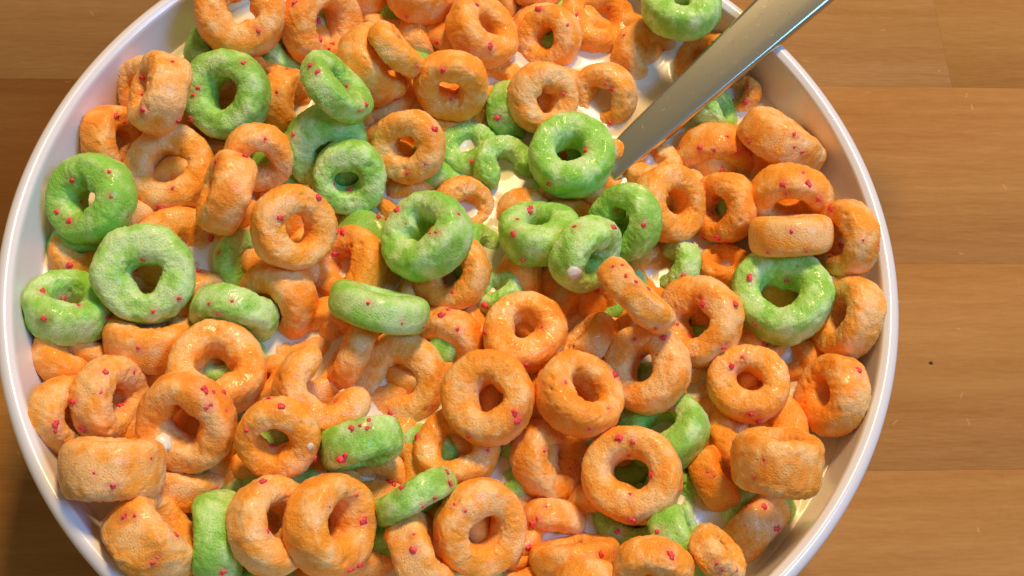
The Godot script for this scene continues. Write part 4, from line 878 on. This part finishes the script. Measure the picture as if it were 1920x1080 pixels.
	ring("orange", "large pale rough barrel lying level at the lower left wall", Vector3(-46.36, 1.2, 44.84), Vector3(-0.109, 0.38, -0.919), Vector3(-0.298, -0.894, -0.334), Vector3(7.80, 2.63, 4.37), 3528, null, 1.2, [Vector3(3.08, 5.92, 0.49), Vector3(3.44, 6.23, 0.25), Vector3(2.34, 0.32, 0.24)], [], false, 0.22)
	ring("orange", "shiny orange ring with a milk drop beside it at lower left", Vector3(-37.54, -1.2, 35.29), Vector3(-0.078, 0.743, 0.665), Vector3(-0.614, -0.561, 0.555), Vector3(7.82, 2.57, 3.65), 130, null, 1.0, [Vector3(2.92, 0.44, 0.92), Vector3(3.27, 6.01, 0.51), Vector3(3.26, 0.93, 0.33), Vector3(3.57, 0.19, 0.25), Vector3(3.26, 1.20, 0.35)], [Vector3(0.06, 2.13, 1.20)], false, 0.00)
	ring("orange", "orange ring on edge under the shiny orange ring with a milk drop at lower left", Vector3(-37.37, -9, 43), Vector3(0.092, 0.592, -0.801), Vector3(-0.214, -0.774, -0.596), Vector3(6.10, 2.04, 2.95), 3609, null, 1.0, [Vector3(2.27, 0.46, 0.34)], [], false, 0.00)
	ring("orange", "large rough orange barrel at the lower left wall below the level one", Vector3(-38.52, -2.4, 53.62), Vector3(0.637, 0.315, -0.704), Vector3(-0.055, -0.892, -0.449), Vector3(7.69, 2.53, 4.46), 7994, null, 1.2, [Vector3(2.82, 1.47, 0.49), Vector3(3.87, 0.07, 0.49), Vector3(2.81, 6.27, 0.41), Vector3(3.87, 0.26, 0.24), Vector3(3.71, 0.49, 0.26), Vector3(2.84, 0.15, 0.23)], [], false, 0.22)
	ring("orange", "pale rough orange ring with a slanted slot hole at the bottom left", Vector3(-20.88, 0.4, 49.88), Vector3(0.638, 0.763, -0.109), Vector3(0.6, -0.581, -0.55), Vector3(7.23, 2.38, 3.49), 5979, null, 1.0, [Vector3(4.48, 0.89, 0.65), Vector3(2.99, 1.87, 0.40)], [], false, 0.00)
	ring("orange", "deep orange upright oval ring at the bottom, right of the slotted one", Vector3(-12.46, 0.8, 48.81), Vector3(0.785, 0.62, 0.017), Vector3(0.592, -0.74, -0.32), Vector3(7.66, 2.53, 3.69), 2487, null, 1.0, [Vector3(6.22, 2.01, 0.74), Vector3(1.17, 0.87, 0.82), Vector3(1.49, 0.90, 0.65), Vector3(5.23, 1.83, 0.32), Vector3(3.70, 1.65, 0.21)], [], false, -0.28)
	ring("orange", "small orange ring with one round red crumb on top, left of the fat green barrel", Vector3(-22.92, 0.8, 36.57), Vector3(0.072, 0.738, 0.67), Vector3(-0.248, -0.638, 0.729), Vector3(6.37, 2.12, 3.04), 5323, null, 1.0, [Vector3(2.61, 6.21, 0.50), Vector3(2.96, 0.57, 0.66), Vector3(1.80, 1.50, 0.33), Vector3(0.10, 3.70, 0.68), Vector3(4.84, 0.35, 0.67), Vector3(5.32, 3.11, 0.34)], [Vector3(4.41, 1.23, 0.50)], false, 0.00)
	ring("orange", "broken pale orange ring open on one side like a letter c", Vector3(-17.95, -2.5, 26.86), Vector3(0.423, 0.902, 0.084), Vector3(0.67, -0.249, -0.699), Vector3(7.66, 2.50, 3.82), 832, Vector2(-0.34, 1.48), 1.0, [Vector3(1.33, 3.04, 0.29), Vector3(0.51, 3.44, 0.27)], [Vector3(0.50, 3.43, 0.44)], false, 0.00)
	ring("orange", "orange ring on edge sticking out under the long smooth green barrel", Vector3(-15.03, -7.6, 17.8), Vector3(-0.913, 0.331, -0.239), Vector3(-0.218, -0.891, -0.399), Vector3(6.84, 2.50, 2.40), 5996, null, 1.0, [], [], false, 0.00)
	ring("orange", "big open orange ring under the long smooth green barrel", Vector3(-6.36, -10.4, 20.5), Vector3(-0.264, 0.883, 0.388), Vector3(-0.956, -0.294, 0.021), Vector3(8.15, 2.75, 3.83), 8714, null, 1.0, [Vector3(4.80, 1.60, 0.44)], [], false, 0.00)
	ring("orange", "orange ring behind the big open ring at centre, its outer side up", Vector3(0.22, -10, 12.7), Vector3(-0.373, 0.493, 0.786), Vector3(-0.484, -0.826, 0.288), Vector3(6.49, 2.34, 3.18), 4333, null, 1.0, [Vector3(2.52, 6.14, 0.45), Vector3(2.44, 0.39, 0.71), Vector3(3.10, 0.75, 0.44)], [], false, 0.00)
	ring("orange", "wide flat orange ring in the middle with a shallow hole", Vector3(12.95, -4.4, 11.31), Vector3(-0.031, 0.997, -0.069), Vector3(-0.028, -0.07, -0.997), Vector3(7.09, 2.59, 3.26), 5668, null, 1.0, [Vector3(4.43, 0.42, 0.53), Vector3(3.04, 0.43, 0.43), Vector3(1.74, 2.03, 0.36)], [], false, 0.00)
	ring("green", "green ring deep above the olive green ring low behind the leftmost speckled green ring", Vector3(-65.27, -11.6, 3.42), Vector3(0.339, -0.041, 0.94), Vector3(-0.2, -0.979, 0.029), Vector3(5.85, 1.99, 2.91), 9498, null, 1.0, [], [], true, 0.00)
	ring("green", "green ring deep above the tall lime green barrel standing upright at lower left", Vector3(-40.12, -11.6, 40.99), Vector3(0.117, 0.203, 0.972), Vector3(-0.212, -0.951, 0.224), Vector3(6.03, 2.17, 2.75), 5918, null, 1.0, [], [], true, 0.00)
	ring("green", "green ring deep left of the deep orange upright oval ring at the bottom", Vector3(-25.98, -11.6, 42.29), Vector3(-0.016, 0.916, -0.4), Vector3(-0.293, -0.386, -0.874), Vector3(6.28, 2.06, 2.90), 8574, null, 1.0, [], [], true, 0.00)
	ring("green", "green ring deep above the green ring with a white milk smear", Vector3(16.68, -11.6, -20.91), Vector3(-0.15, 0.897, -0.415), Vector3(-0.067, -0.428, -0.901), Vector3(5.89, 2.12, 2.93), 9401, null, 1.0, [], [], true, 0.00)
	ring("green", "green ring deep under the small round smooth orange ring at the top", Vector3(10.55, -11.6, -56.55), Vector3(-0.366, 0.926, 0.088), Vector3(-0.462, -0.099, -0.882), Vector3(6.46, 2.25, 2.91), 7599, null, 1.0, [], [], true, 0.00)
	ring("green", "green ring deep under the small orange ring with one round red crumb on top", Vector3(-27.35, -11.6, 31.21), Vector3(-0.085, 0.937, -0.339), Vector3(-0.375, -0.345, -0.86), Vector3(6.44, 2.09, 3.19), 1432, null, 1.0, [], [], true, 0.00)
	ring("green", "green ring deep left of the orange ring on edge like a slanted stick", Vector3(27.1, -11.6, -1.38), Vector3(-0.169, 0.983, 0.073), Vector3(-0.202, 0.038, -0.979), Vector3(6.68, 2.29, 3.09), 8060, null, 1.0, [], [], true, 0.00)
	ring("green", "green ring deep above the thin speckled green barrel lying aslant near the bottom", Vector3(-0.31, -11.6, 33.15), Vector3(-0.069, 0.843, 0.534), Vector3(-0.418, -0.51, 0.752), Vector3(5.75, 1.91, 2.80), 569, null, 1.0, [], [], true, 0.00)
	ring("green", "green ring deep above the pinkish orange ring low behind the long smooth green barrel", Vector3(-15.21, -11.6, -5.25), Vector3(-0.287, -0.098, 0.953), Vector3(-0.216, -0.963, -0.164), Vector3(7.04, 2.56, 3.33), 6566, null, 1.0, [Vector3(2.92, 5.53, 0.56), Vector3(3.10, 5.33, 0.47)], [], true, 0.00)
	ring("green", "green ring deep left of the soggy olive green ring lying in the milk", Vector3(-5.67, -11.6, -22.21), Vector3(0.646, 0.665, -0.375), Vector3(0.222, -0.634, -0.74), Vector3(6.59, 2.18, 3.18), 750, null, 1.0, [], [], true, 0.00)
	ring("green", "green ring deep under the orange ring behind the big open ring at centre", Vector3(1.3, -11.6, 13.39), Vector3(0.841, 0.15, 0.52), Vector3(0.294, -0.933, -0.206), Vector3(5.57, 2.01, 2.67), 3213, null, 1.0, [], [], true, 0.00)
	ring("green", "green ring deep below the dark green ring under the thin speckled green barrel", Vector3(9.07, -11.6, 52.87), Vector3(-0.078, 0.329, 0.941), Vector3(-0.053, -0.944, 0.325), Vector3(6.15, 2.11, 2.73), 5573, null, 1.0, [], [], true, 0.00)
	ring("green", "green ring deep above the light green barrel on edge near the bottom right", Vector3(31.08, -11.6, 29.33), Vector3(-0.02, 0.974, -0.226), Vector3(0.162, -0.22, -0.962), Vector3(6.13, 2.21, 3.04), 5164, null, 1.0, [], [], true, 0.00)
	ring("green", "green ring deep right of the deep orange upright oval ring at the bottom", Vector3(-7.23, -11.6, 46.21), Vector3(-0.032, 0.651, -0.758), Vector3(-0.112, -0.756, -0.645), Vector3(6.18, 2.05, 3.07), 6312, null, 1.0, [], [], true, 0.00)
	ring("green", "green ring deep right of the dark green ring under the thin speckled green barrel", Vector3(13.69, -11.6, 33.53), Vector3(-0.743, 0.653, 0.15), Vector3(-0.666, -0.696, -0.27), Vector3(5.56, 1.88, 2.74), 896, null, 1.0, [], [], true, 0.00)
	ring("green", "green ring deep left of the orange ring at the tip of the spoon", Vector3(17.24, -11.6, -28.69), Vector3(-0.51, -0.156, 0.846), Vector3(-0.149, -0.952, -0.266), Vector3(5.90, 2.07, 2.78), 6931, null, 1.0, [Vector3(3.04, 0.91, 0.68)], [], true, 0.00)
	ring("green", "green ring deep below the slim orange ring on edge", Vector3(-12.94, -11.6, -38.5), Vector3(0.726, 0.638, 0.257), Vector3(0.652, -0.518, -0.554), Vector3(7.21, 2.34, 3.21), 4757, null, 1.0, [], [], true, 0.00)
	ring("green", "green ring deep left of the green ring of the stacked pair, the one lying beneath", Vector3(-33.09, -11.6, -17), Vector3(0.467, 0.517, -0.718), Vector3(-0.109, -0.772, -0.626), Vector3(6.97, 2.34, 3.12), 4366, null, 1.0, [], [], true, 0.00)
	ring("green", "green ring deep right of the light green barrel on edge near the bottom right", Vector3(53.95, -11.6, 35.16), Vector3(0.09, 0.804, 0.588), Vector3(0.673, -0.484, 0.559), Vector3(6.64, 2.29, 3.03), 1653, null, 1.0, [], [], true, 0.00)
	ring("green", "green ring deep under the deep orange ring in milk", Vector3(46.76, -11.6, -21.17), Vector3(-0.953, 0.083, 0.291), Vector3(-0.208, -0.88, -0.428), Vector3(6.12, 2.23, 2.93), 2193, null, 1.0, [], [], true, 0.00)
	ring("green", "green ring deep above the orange ring with a wedge shaped hole left of centre", Vector3(-30.49, -11.6, -25.37), Vector3(0.112, 0.833, -0.542), Vector3(-0.14, -0.527, -0.838), Vector3(6.39, 2.26, 3.09), 1241, null, 1.0, [], [], true, 0.00)
	ring("green", "green ring deep under the deep green upright ring below the spoon tip", Vector3(31.59, -11.6, -14.01), Vector3(0.745, 0.534, 0.4), Vector3(0.659, -0.685, -0.311), Vector3(7.13, 2.51, 3.15), 8930, null, 1.0, [], [], true, 0.00)
	ring("green", "green ring deep right of the pale green ring under the topmost left orange ring", Vector3(-35.69, -11.6, -47.66), Vector3(0.203, 0.15, 0.968), Vector3(-0.059, -0.985, 0.165), Vector3(6.74, 2.31, 3.02), 3891, null, 1.0, [Vector3(3.58, 0.40, 0.62)], [], true, 0.00)
	ring("green", "green ring deep below the small orange ring with one round red crumb on top", Vector3(-21.93, -11.6, 37.74), Vector3(-0.181, 0.622, -0.761), Vector3(-0.235, -0.779, -0.581), Vector3(5.99, 2.09, 2.89), 9276, null, 1.0, [], [], true, 0.00)
	ring("green", "green ring deep left of the flat orange ring cut off by the top edge", Vector3(-17.37, -11.6, -57.66), Vector3(0.445, 0.775, 0.448), Vector3(0.828, -0.165, -0.537), Vector3(7.53, 2.55, 3.45), 5420, null, 1.0, [], [], true, 0.00)
	ring("green", "green ring deep below the small shiny green ring tilted away", Vector3(-35.08, -11.6, 21.19), Vector3(-0.226, 0.837, -0.498), Vector3(-0.401, -0.546, -0.736), Vector3(6.43, 2.14, 2.93), 3228, null, 1.0, [], [], true, 0.00)
	ring("green", "short fat green barrel with a large red crumb at its lower end", Vector3(-10.21, -2, 34.97), Vector3(0.355, -0.153, 0.922), Vector3(-0.043, -0.988, -0.148), Vector3(6.58, 2.25, 3.09), 9090, null, 1.0, [Vector3(2.99, 5.84, 0.49), Vector3(3.22, 5.84, 0.33), Vector3(3.47, 5.57, 0.41), Vector3(3.37, 6.08, 0.33), Vector3(2.50, 0.81, 0.99)], [], false, 0.00)
	ring("green", "thin speckled green barrel lying aslant near the bottom", Vector3(-0.92, -3.2, 42.2), Vector3(0.56, -0.171, 0.811), Vector3(-0.008, -0.98, -0.201), Vector3(7.10, 2.53, 2.34), 977, null, 1.0, [Vector3(3.00, 5.35, 0.49), Vector3(4.28, 6.10, 0.50), Vector3(4.13, 0.30, 0.66), Vector3(3.59, 0.95, 0.33), Vector3(3.26, 0.98, 0.32)], [], false, 0.00)
	ring("green", "bright green curved ring between two pale orange rings at lower right", Vector3(37.53, -7.6, 24.23), Vector3(-0.51, 0.841, -0.181), Vector3(-0.434, -0.433, -0.79), Vector3(7.52, 2.60, 3.37), 6947, null, 1.0, [Vector3(0.92, 2.85, 0.30)], [], false, 0.00)
	ring("green", "green ring low at the right of the orange ring with open round hole", Vector3(39.79, -9.5, 34.88), Vector3(0.52, 0.833, 0.189), Vector3(0.848, -0.477, -0.232), Vector3(5.00, 1.68, 2.32), 1701, null, 1.0, [], [], false, 0.00)
	ring("green", "light green barrel on edge near the bottom right", Vector3(40.86, -3.2, 43.71), Vector3(0.752, 0.47, -0.462), Vector3(0.322, -0.874, -0.365), Vector3(6.04, 1.97, 2.84), 6055, null, 1.0, [Vector3(3.64, 5.94, 0.49)], [], false, 0.00)
	ring("green", "dark green ring in the shade under the pale orange ring with an open round hole", Vector3(33.83, -10, 39.33), Vector3(-0.156, 0.958, -0.243), Vector3(-0.033, -0.25, -0.968), Vector3(6.47, 2.18, 2.92), 9915, null, 1.0, [Vector3(3.67, 1.49, 0.43)], [], false, 0.00)
	ring("green", "dark green ring in the gap between two orange rings at lower middle", Vector3(14.29, -13.6, 30.23), Vector3(-0.088, 0.954, -0.286), Vector3(-0.09, -0.294, -0.952), Vector3(6.62, 2.30, 3.09), 414, null, 1.0, [], [], false, 0.00)
	ring("green", "tiny glimpse of a green ring sunk in milk left of the spoon", Vector3(24.08, -14.6, -54.62), Vector3(-0.139, 0.981, -0.135), Vector3(-0.058, -0.144, -0.988), Vector3(4.50, 1.64, 2.22), 8452, null, 1.0, [], [], false, 0.00)
	ring("green", "green bent ring with two red crumbs at its upper end", Vector3(-24.54, 4.8, -25.83), Vector3(0.639, 0.611, -0.467), Vector3(0.063, -0.647, -0.76), Vector3(7.20, 2.46, 2.59), 5911, null, 1.0, [Vector3(3.77, 0.56, 0.46), Vector3(4.09, 0.19, 0.56), Vector3(0.53, 2.95, 0.38), Vector3(1.89, 1.29, 0.56), Vector3(2.18, 0.59, 0.33)], [], false, 0.00)
	ring("green", "dark green ring deep behind the leaning pair of orange rings at the top", Vector3(-20.88, -13.6, -55.96), Vector3(0.016, 0.992, -0.125), Vector3(-0.16, -0.121, -0.98), Vector3(6.39, 2.15, 2.88), 9915, null, 1.0, [], [], false, 0.00)
	ring("green", "dark green ring deep left of the fat tilted ring at the top edge", Vector3(-5.47, -13.6, -54.84), Vector3(0.745, 0.576, 0.336), Vector3(0.657, -0.546, -0.52), Vector3(6.34, 2.16, 2.87), 8828, null, 1.0, [], [], false, 0.00)
	ring("green", "dark green ring under the thin speckled green barrel", Vector3(3.53, -13.6, 41.65), Vector3(-0.41, 0.841, -0.352), Vector3(-0.455, -0.523, -0.72), Vector3(5.43, 1.80, 2.50), 3809, null, 1.0, [], [], false, 0.00)
	ring("green", "dark green ring in the gap left of the wide flat orange ring", Vector3(3.51, -13.6, 6.39), Vector3(-0.068, 0.935, -0.349), Vector3(-0.111, -0.354, -0.928), Vector3(5.75, 2.02, 2.57), 2651, null, 1.0, [], [], false, 0.00)
	ring("green", "olive green ring seen through the hole right of the orange stick shaped ring", Vector3(42.86, -13.6, 3.49), Vector3(-0.165, 0.684, -0.711), Vector3(0.1, -0.705, -0.702), Vector3(5.84, 2.07, 2.92), 988, null, 1.0, [], [], false, 0.00)
	ring("green", "green ring seen through the hole of the pale orange ring right of centre", Vector3(35.4, -13.6, 12.34), Vector3(-0.14, 0.553, -0.821), Vector3(0.092, -0.819, -0.567), Vector3(5.72, 2.06, 2.86), 7932, null, 1.0, [], [], false, 0.00)
	ring("green", "green scrap of a ring beside the short fat green barrel", Vector3(-19.18, -13.6, 36.87), Vector3(-0.005, 0.883, -0.469), Vector3(-0.205, -0.46, -0.864), Vector3(4.63, 1.63, 2.30), 1672, null, 1.0, [], [], false, 0.00)
	ring("green", "green ring under milk at lower left beside the bowl wall", Vector3(-37.33, -14.6, 46.15), Vector3(0.066, 0.9, -0.431), Vector3(-0.275, -0.399, -0.875), Vector3(4.46, 1.60, 2.07), 2908, null, 1.0, [], [], false, 0.00)
	ring("green", "shaded green ring sunk below the two topmost left orange rings", Vector3(-38.08, -9, -41.99), Vector3(0.629, 0.775, -0.065), Vector3(0.345, -0.353, -0.869), Vector3(6.16, 2.16, 2.92), 3903, null, 1.0, [], [], false, 0.00)
	ring("green", "pale green ring under the topmost left orange ring, touching the bowl wall", Vector3(-50.04, -8, -38.5), Vector3(0.456, 0.885, -0.091), Vector3(0.154, -0.18, -0.972), Vector3(6.16, 2.15, 2.95), 1171, null, 1.0, [], [], false, 0.00)
	ring("green", "large green ring at upper left with an orange glimpse in its hole", Vector3(-44.63, -2, -26.17), Vector3(-0.241, 0.832, 0.499), Vector3(-0.967, -0.165, -0.193), Vector3(7.97, 2.65, 3.62), 3525, null, 1.0, [Vector3(2.13, 0.98, 0.48), Vector3(5.98, 1.69, 0.49), Vector3(5.36, 0.93, 0.79), Vector3(6.26, 1.95, 0.34)], [], false, 0.00)
	ring("green", "shiny lime green ring nearest the left wall with red crumbs at its lower edge", Vector3(-62.62, -2, -1.69), Vector3(-0.385, 0.837, 0.389), Vector3(-0.921, -0.321, -0.221), Vector3(7.82, 2.71, 3.65), 1973, null, 1.0, [Vector3(0.97, 2.15, 0.48), Vector3(2.38, 0.81, 0.37), Vector3(5.55, 1.69, 0.48), Vector3(4.80, 1.84, 0.76), Vector3(3.33, 6.07, 0.28), Vector3(6.00, 3.28, 0.33), Vector3(2.97, 0.99, 0.36)], [], false, -0.28)
	ring("green", "green ring of the stacked pair, the one lying beneath", Vector3(-25.62, -4.5, -18.89), Vector3(0.313, 0.585, 0.748), Vector3(0.346, -0.804, 0.484), Vector3(7.68, 2.79, 3.54), 7224, null, 1.0, [Vector3(2.45, 0.70, 0.47)], [], false, 0.00)
	ring("green", "green ring of the stacked pair, the smaller one on top", Vector3(-20.81, -4, -13.31), Vector3(0.167, 0.695, 0.699), Vector3(0.073, -0.716, 0.694), Vector3(6.61, 2.36, 3.26), 494, null, 1.0, [Vector3(6.13, 2.92, 0.57), Vector3(1.34, 2.64, 0.37)], [], false, 0.20)
	ring("green", "soggy olive green ring lying in the milk, left of the broken green one", Vector3(-1.17, -9.5, -25.96), Vector3(-0.141, 0.987, -0.075), Vector3(-0.26, -0.11, -0.959), Vector3(5.43, 1.86, 2.17), 9486, null, 1.0, [Vector3(3.08, 1.15, 0.39)], [], false, 0.00)
	ring("green", "broken soggy green ring like a hook in milk beside the big smooth green ring", Vector3(6.08, -8.5, -22.5), Vector3(0.209, 0.976, 0.058), Vector3(0.327, -0.014, -0.945), Vector3(5.99, 2.18, 2.51), 9242, Vector2(2.28, 1.48), 1.0, [], [], false, 0.00)
	ring("green", "big smooth green ring at the spoon tip with two red crumbs in its hole", Vector3(17.36, -2.4, -22.76), Vector3(-0.098, 0.995, 0.01), Vector3(-0.093, 0, -0.996), Vector3(7.73, 2.62, 3.76), 9951, null, 1.0, [Vector3(1.86, 2.52, 0.66), Vector3(3.67, 0.19, 0.56)], [], false, 0.00)
	ring("green", "green ring half hidden behind the pale orange ring left of the spoon", Vector3(5.56, -9, -34.91), Vector3(0.874, 0.486, 0.006), Vector3(0.386, -0.687, -0.615), Vector3(5.83, 2.12, 2.71), 1146, null, 1.0, [Vector3(2.99, 0.05, 0.69)], [], false, 0.00)
	ring("green", "fat green ring at the top edge beside the spoon and the bowl rim", Vector3(34.66, 1.6, -56.07), Vector3(-0.184, 0.972, -0.146), Vector3(-0.025, -0.153, -0.988), Vector3(7.59, 2.75, 3.49), 1073, null, 1.0, [Vector3(0.57, 2.27, 0.35)], [], false, 0.00)
	ring("green", "green ring under the right edge of the spoon handle", Vector3(43.3, -8, -39.97), Vector3(0.753, 0.653, -0.082), Vector3(0.457, -0.608, -0.649), Vector3(5.29, 1.74, 2.51), 1586, null, 1.0, [], [], false, 0.00)
	ring("green", "large porous green ring with a dark red hole by the right wall", Vector3(55.56, -3.2, -0.67), Vector3(-0.247, 0.969, 0.008), Vector3(-0.019, 0.004, -1), Vector3(8.49, 2.80, 4.14), 5328, null, 1.2, [Vector3(4.97, 1.69, 0.55), Vector3(0.39, 2.76, 0.65), Vector3(1.56, 2.89, 0.37), Vector3(3.71, 0.57, 0.45)], [], false, 0.20)
	ring("green", "small green ring standing in milk beside the tilted orange stick shaped ring", Vector3(38.26, -9, -6.78), Vector3(-0.889, 0.456, 0.033), Vector3(-0.403, -0.748, -0.527), Vector3(4.90, 1.65, 2.35), 8368, null, 1.0, [Vector3(3.33, 0.39, 0.46)], [], false, 0.00)
	ring("green", "deep green upright ring below the spoon tip", Vector3(27.94, -1.2, -9.93), Vector3(-0.665, 0.572, 0.479), Vector3(-0.714, -0.674, -0.187), Vector3(6.67, 2.31, 3.08), 7678, null, 1.0, [Vector3(3.23, 0.87, 0.54), Vector3(1.26, 2.91, 0.30)], [], false, -0.28)
	ring("green", "green ring with a white milk smear, between its two green neighbours", Vector3(21.58, 0, -2.05), Vector3(0.752, 0.353, 0.557), Vector3(0.536, -0.82, -0.203), Vector3(6.72, 2.35, 3.24), 5632, null, 1.0, [Vector3(3.67, 6.11, 0.44), Vector3(4.55, 0.74, 0.62)], [Vector3(2.51, 0.98, 1.05)], false, 0.00)
	ring("green", "green ring lying on its side by the milk with a red crumb cluster on top", Vector3(13.36, -3.6, -7.24), Vector3(-0.12, 0.831, -0.544), Vector3(-0.046, -0.552, -0.833), Vector3(7.26, 2.63, 3.46), 3273, null, 1.0, [Vector3(5.78, 2.29, 0.92), Vector3(4.26, 1.66, 0.36), Vector3(3.82, 0.75, 0.63), Vector3(3.52, 5.99, 0.45)], [], false, 0.00)
	ring("green", "shiny bright green oval ring at the centre of the bowl", Vector3(-5.34, -0.4, -2.17), Vector3(-0.528, 0.849, 0.022), Vector3(-0.654, -0.39, -0.648), Vector3(7.81, 2.61, 3.83), 9003, null, 1.0, [Vector3(0.00, 1.50, 0.63), Vector3(2.20, 0.50, 0.35), Vector3(2.88, 1.54, 0.44), Vector3(3.00, 1.77, 0.24), Vector3(6.03, 2.38, 0.24)], [], false, 0.00)
	ring("green", "green ring peeping out right of the orange ring with milk in its hole", Vector3(3.28, -10, -4.21), Vector3(0.701, 0.713, -0.028), Vector3(0.547, -0.563, -0.619), Vector3(5.78, 1.91, 2.80), 9557, null, 1.0, [Vector3(0.25, 1.85, 0.47)], [], false, 0.00)
	ring("green", "olive green ring low at the upper left of the wide flat orange ring", Vector3(7.6, -9, 3.01), Vector3(-0.507, 0.775, -0.378), Vector3(-0.33, -0.58, -0.745), Vector3(4.99, 1.65, 2.27), 1564, null, 1.0, [Vector3(3.78, 0.62, 0.63)], [], false, 0.00)
	ring("green", "small shiny green ring tilted away, right of the largest left green ring", Vector3(-35.55, -6.4, 14.33), Vector3(-0.025, 0.034, 0.999), Vector3(-0.249, -0.968, 0.027), Vector3(7.28, 2.57, 2.91), 5968, null, 1.0, [Vector3(2.53, 0.45, 0.27), Vector3(3.02, 0.13, 0.31), Vector3(2.71, 1.24, 0.36)], [], false, 0.00)
	ring("green", "olive green broken ring deep between orange rings at left", Vector3(-36.7, -10, 2.36), Vector3(0.731, 0.643, 0.229), Vector3(0.671, -0.618, -0.409), Vector3(5.61, 1.93, 2.62), 5414, Vector2(0.00, 2.09), 1.0, [Vector3(3.41, 0.05, 0.47)], [], false, 0.00)
	ring("green", "largest green ring at left, matt with a dark round hole", Vector3(-50.37, -2.8, 10.72), Vector3(0.149, 0.939, 0.309), Vector3(-0.797, 0.299, -0.524), Vector3(8.44, 2.99, 3.75), 5047, null, 1.2, [Vector3(0.75, 2.61, 0.46), Vector3(3.01, 1.08, 0.45), Vector3(3.64, 1.34, 0.37)], [], false, 0.20)
	ring("green", "leftmost speckled green ring leaning on the left wall", Vector3(-62.68, -6.4, 16.46), Vector3(0.14, 0.875, -0.462), Vector3(-0.32, -0.402, -0.858), Vector3(7.24, 2.49, 3.58), 1850, null, 1.0, [Vector3(4.67, 1.78, 0.65), Vector3(5.91, 3.15, 0.85), Vector3(2.71, 1.84, 0.46), Vector3(3.67, 0.60, 0.64), Vector3(2.16, 0.23, 0.74)], [], false, 0.00)
	ring("green", "olive green ring low behind the leftmost speckled green ring", Vector3(-62.98, -13.6, 7.44), Vector3(0.168, 0.946, -0.277), Vector3(-0.302, -0.218, -0.928), Vector3(5.33, 1.90, 2.37), 7828, null, 1.0, [], [], false, 0.00)
	ring("green", "tall lime green barrel standing upright at lower left", Vector3(-29.14, -4, 52.01), Vector3(0.984, -0.02, -0.179), Vector3(-0.065, -0.967, -0.245), Vector3(7.01, 2.32, 3.49), 3888, null, 1.0, [Vector3(2.38, 0.23, 0.50)], [], false, -0.28)
	ring("green", "dark green ring deep below the small orange ring with one red crumb on top", Vector3(-28.83, -13.6, 37.96), Vector3(-0.525, 0.834, -0.169), Vector3(-0.685, -0.532, -0.498), Vector3(6.00, 2.01, 2.88), 2900, null, 1.0, [], [], false, 0.00)
	ring("green", "dark green ring deep behind the fat tilted orange ring at the top edge", Vector3(4.68, -13.6, -64.43), Vector3(-0.064, 0.998, -0.012), Vector3(-0.109, -0.019, -0.994), Vector3(7.02, 2.42, 3.34), 4425, null, 1.0, [], [], false, 0.00)
	ring("green", "pale green ring cut off by the bottom edge, near the lower left wall", Vector3(-21.41, -8, 58.43), Vector3(0.014, 0.878, -0.478), Vector3(-0.232, -0.462, -0.856), Vector3(5.88, 1.97, 2.69), 2702, null, 1.0, [], [], false, 0.00)
	ring("green", "long smooth green barrel lying across the rings at centre left", Vector3(-11.38, -1.6, 11.69), Vector3(0.125, 0.489, -0.863), Vector3(-0.093, -0.86, -0.501), Vector3(8.25, 2.81, 3.05), 4308, null, 0.35, [Vector3(1.92, 6.07, 0.44), Vector3(2.60, 6.22, 0.24), Vector3(3.34, 0.36, 0.35)], [], false, 0.20)
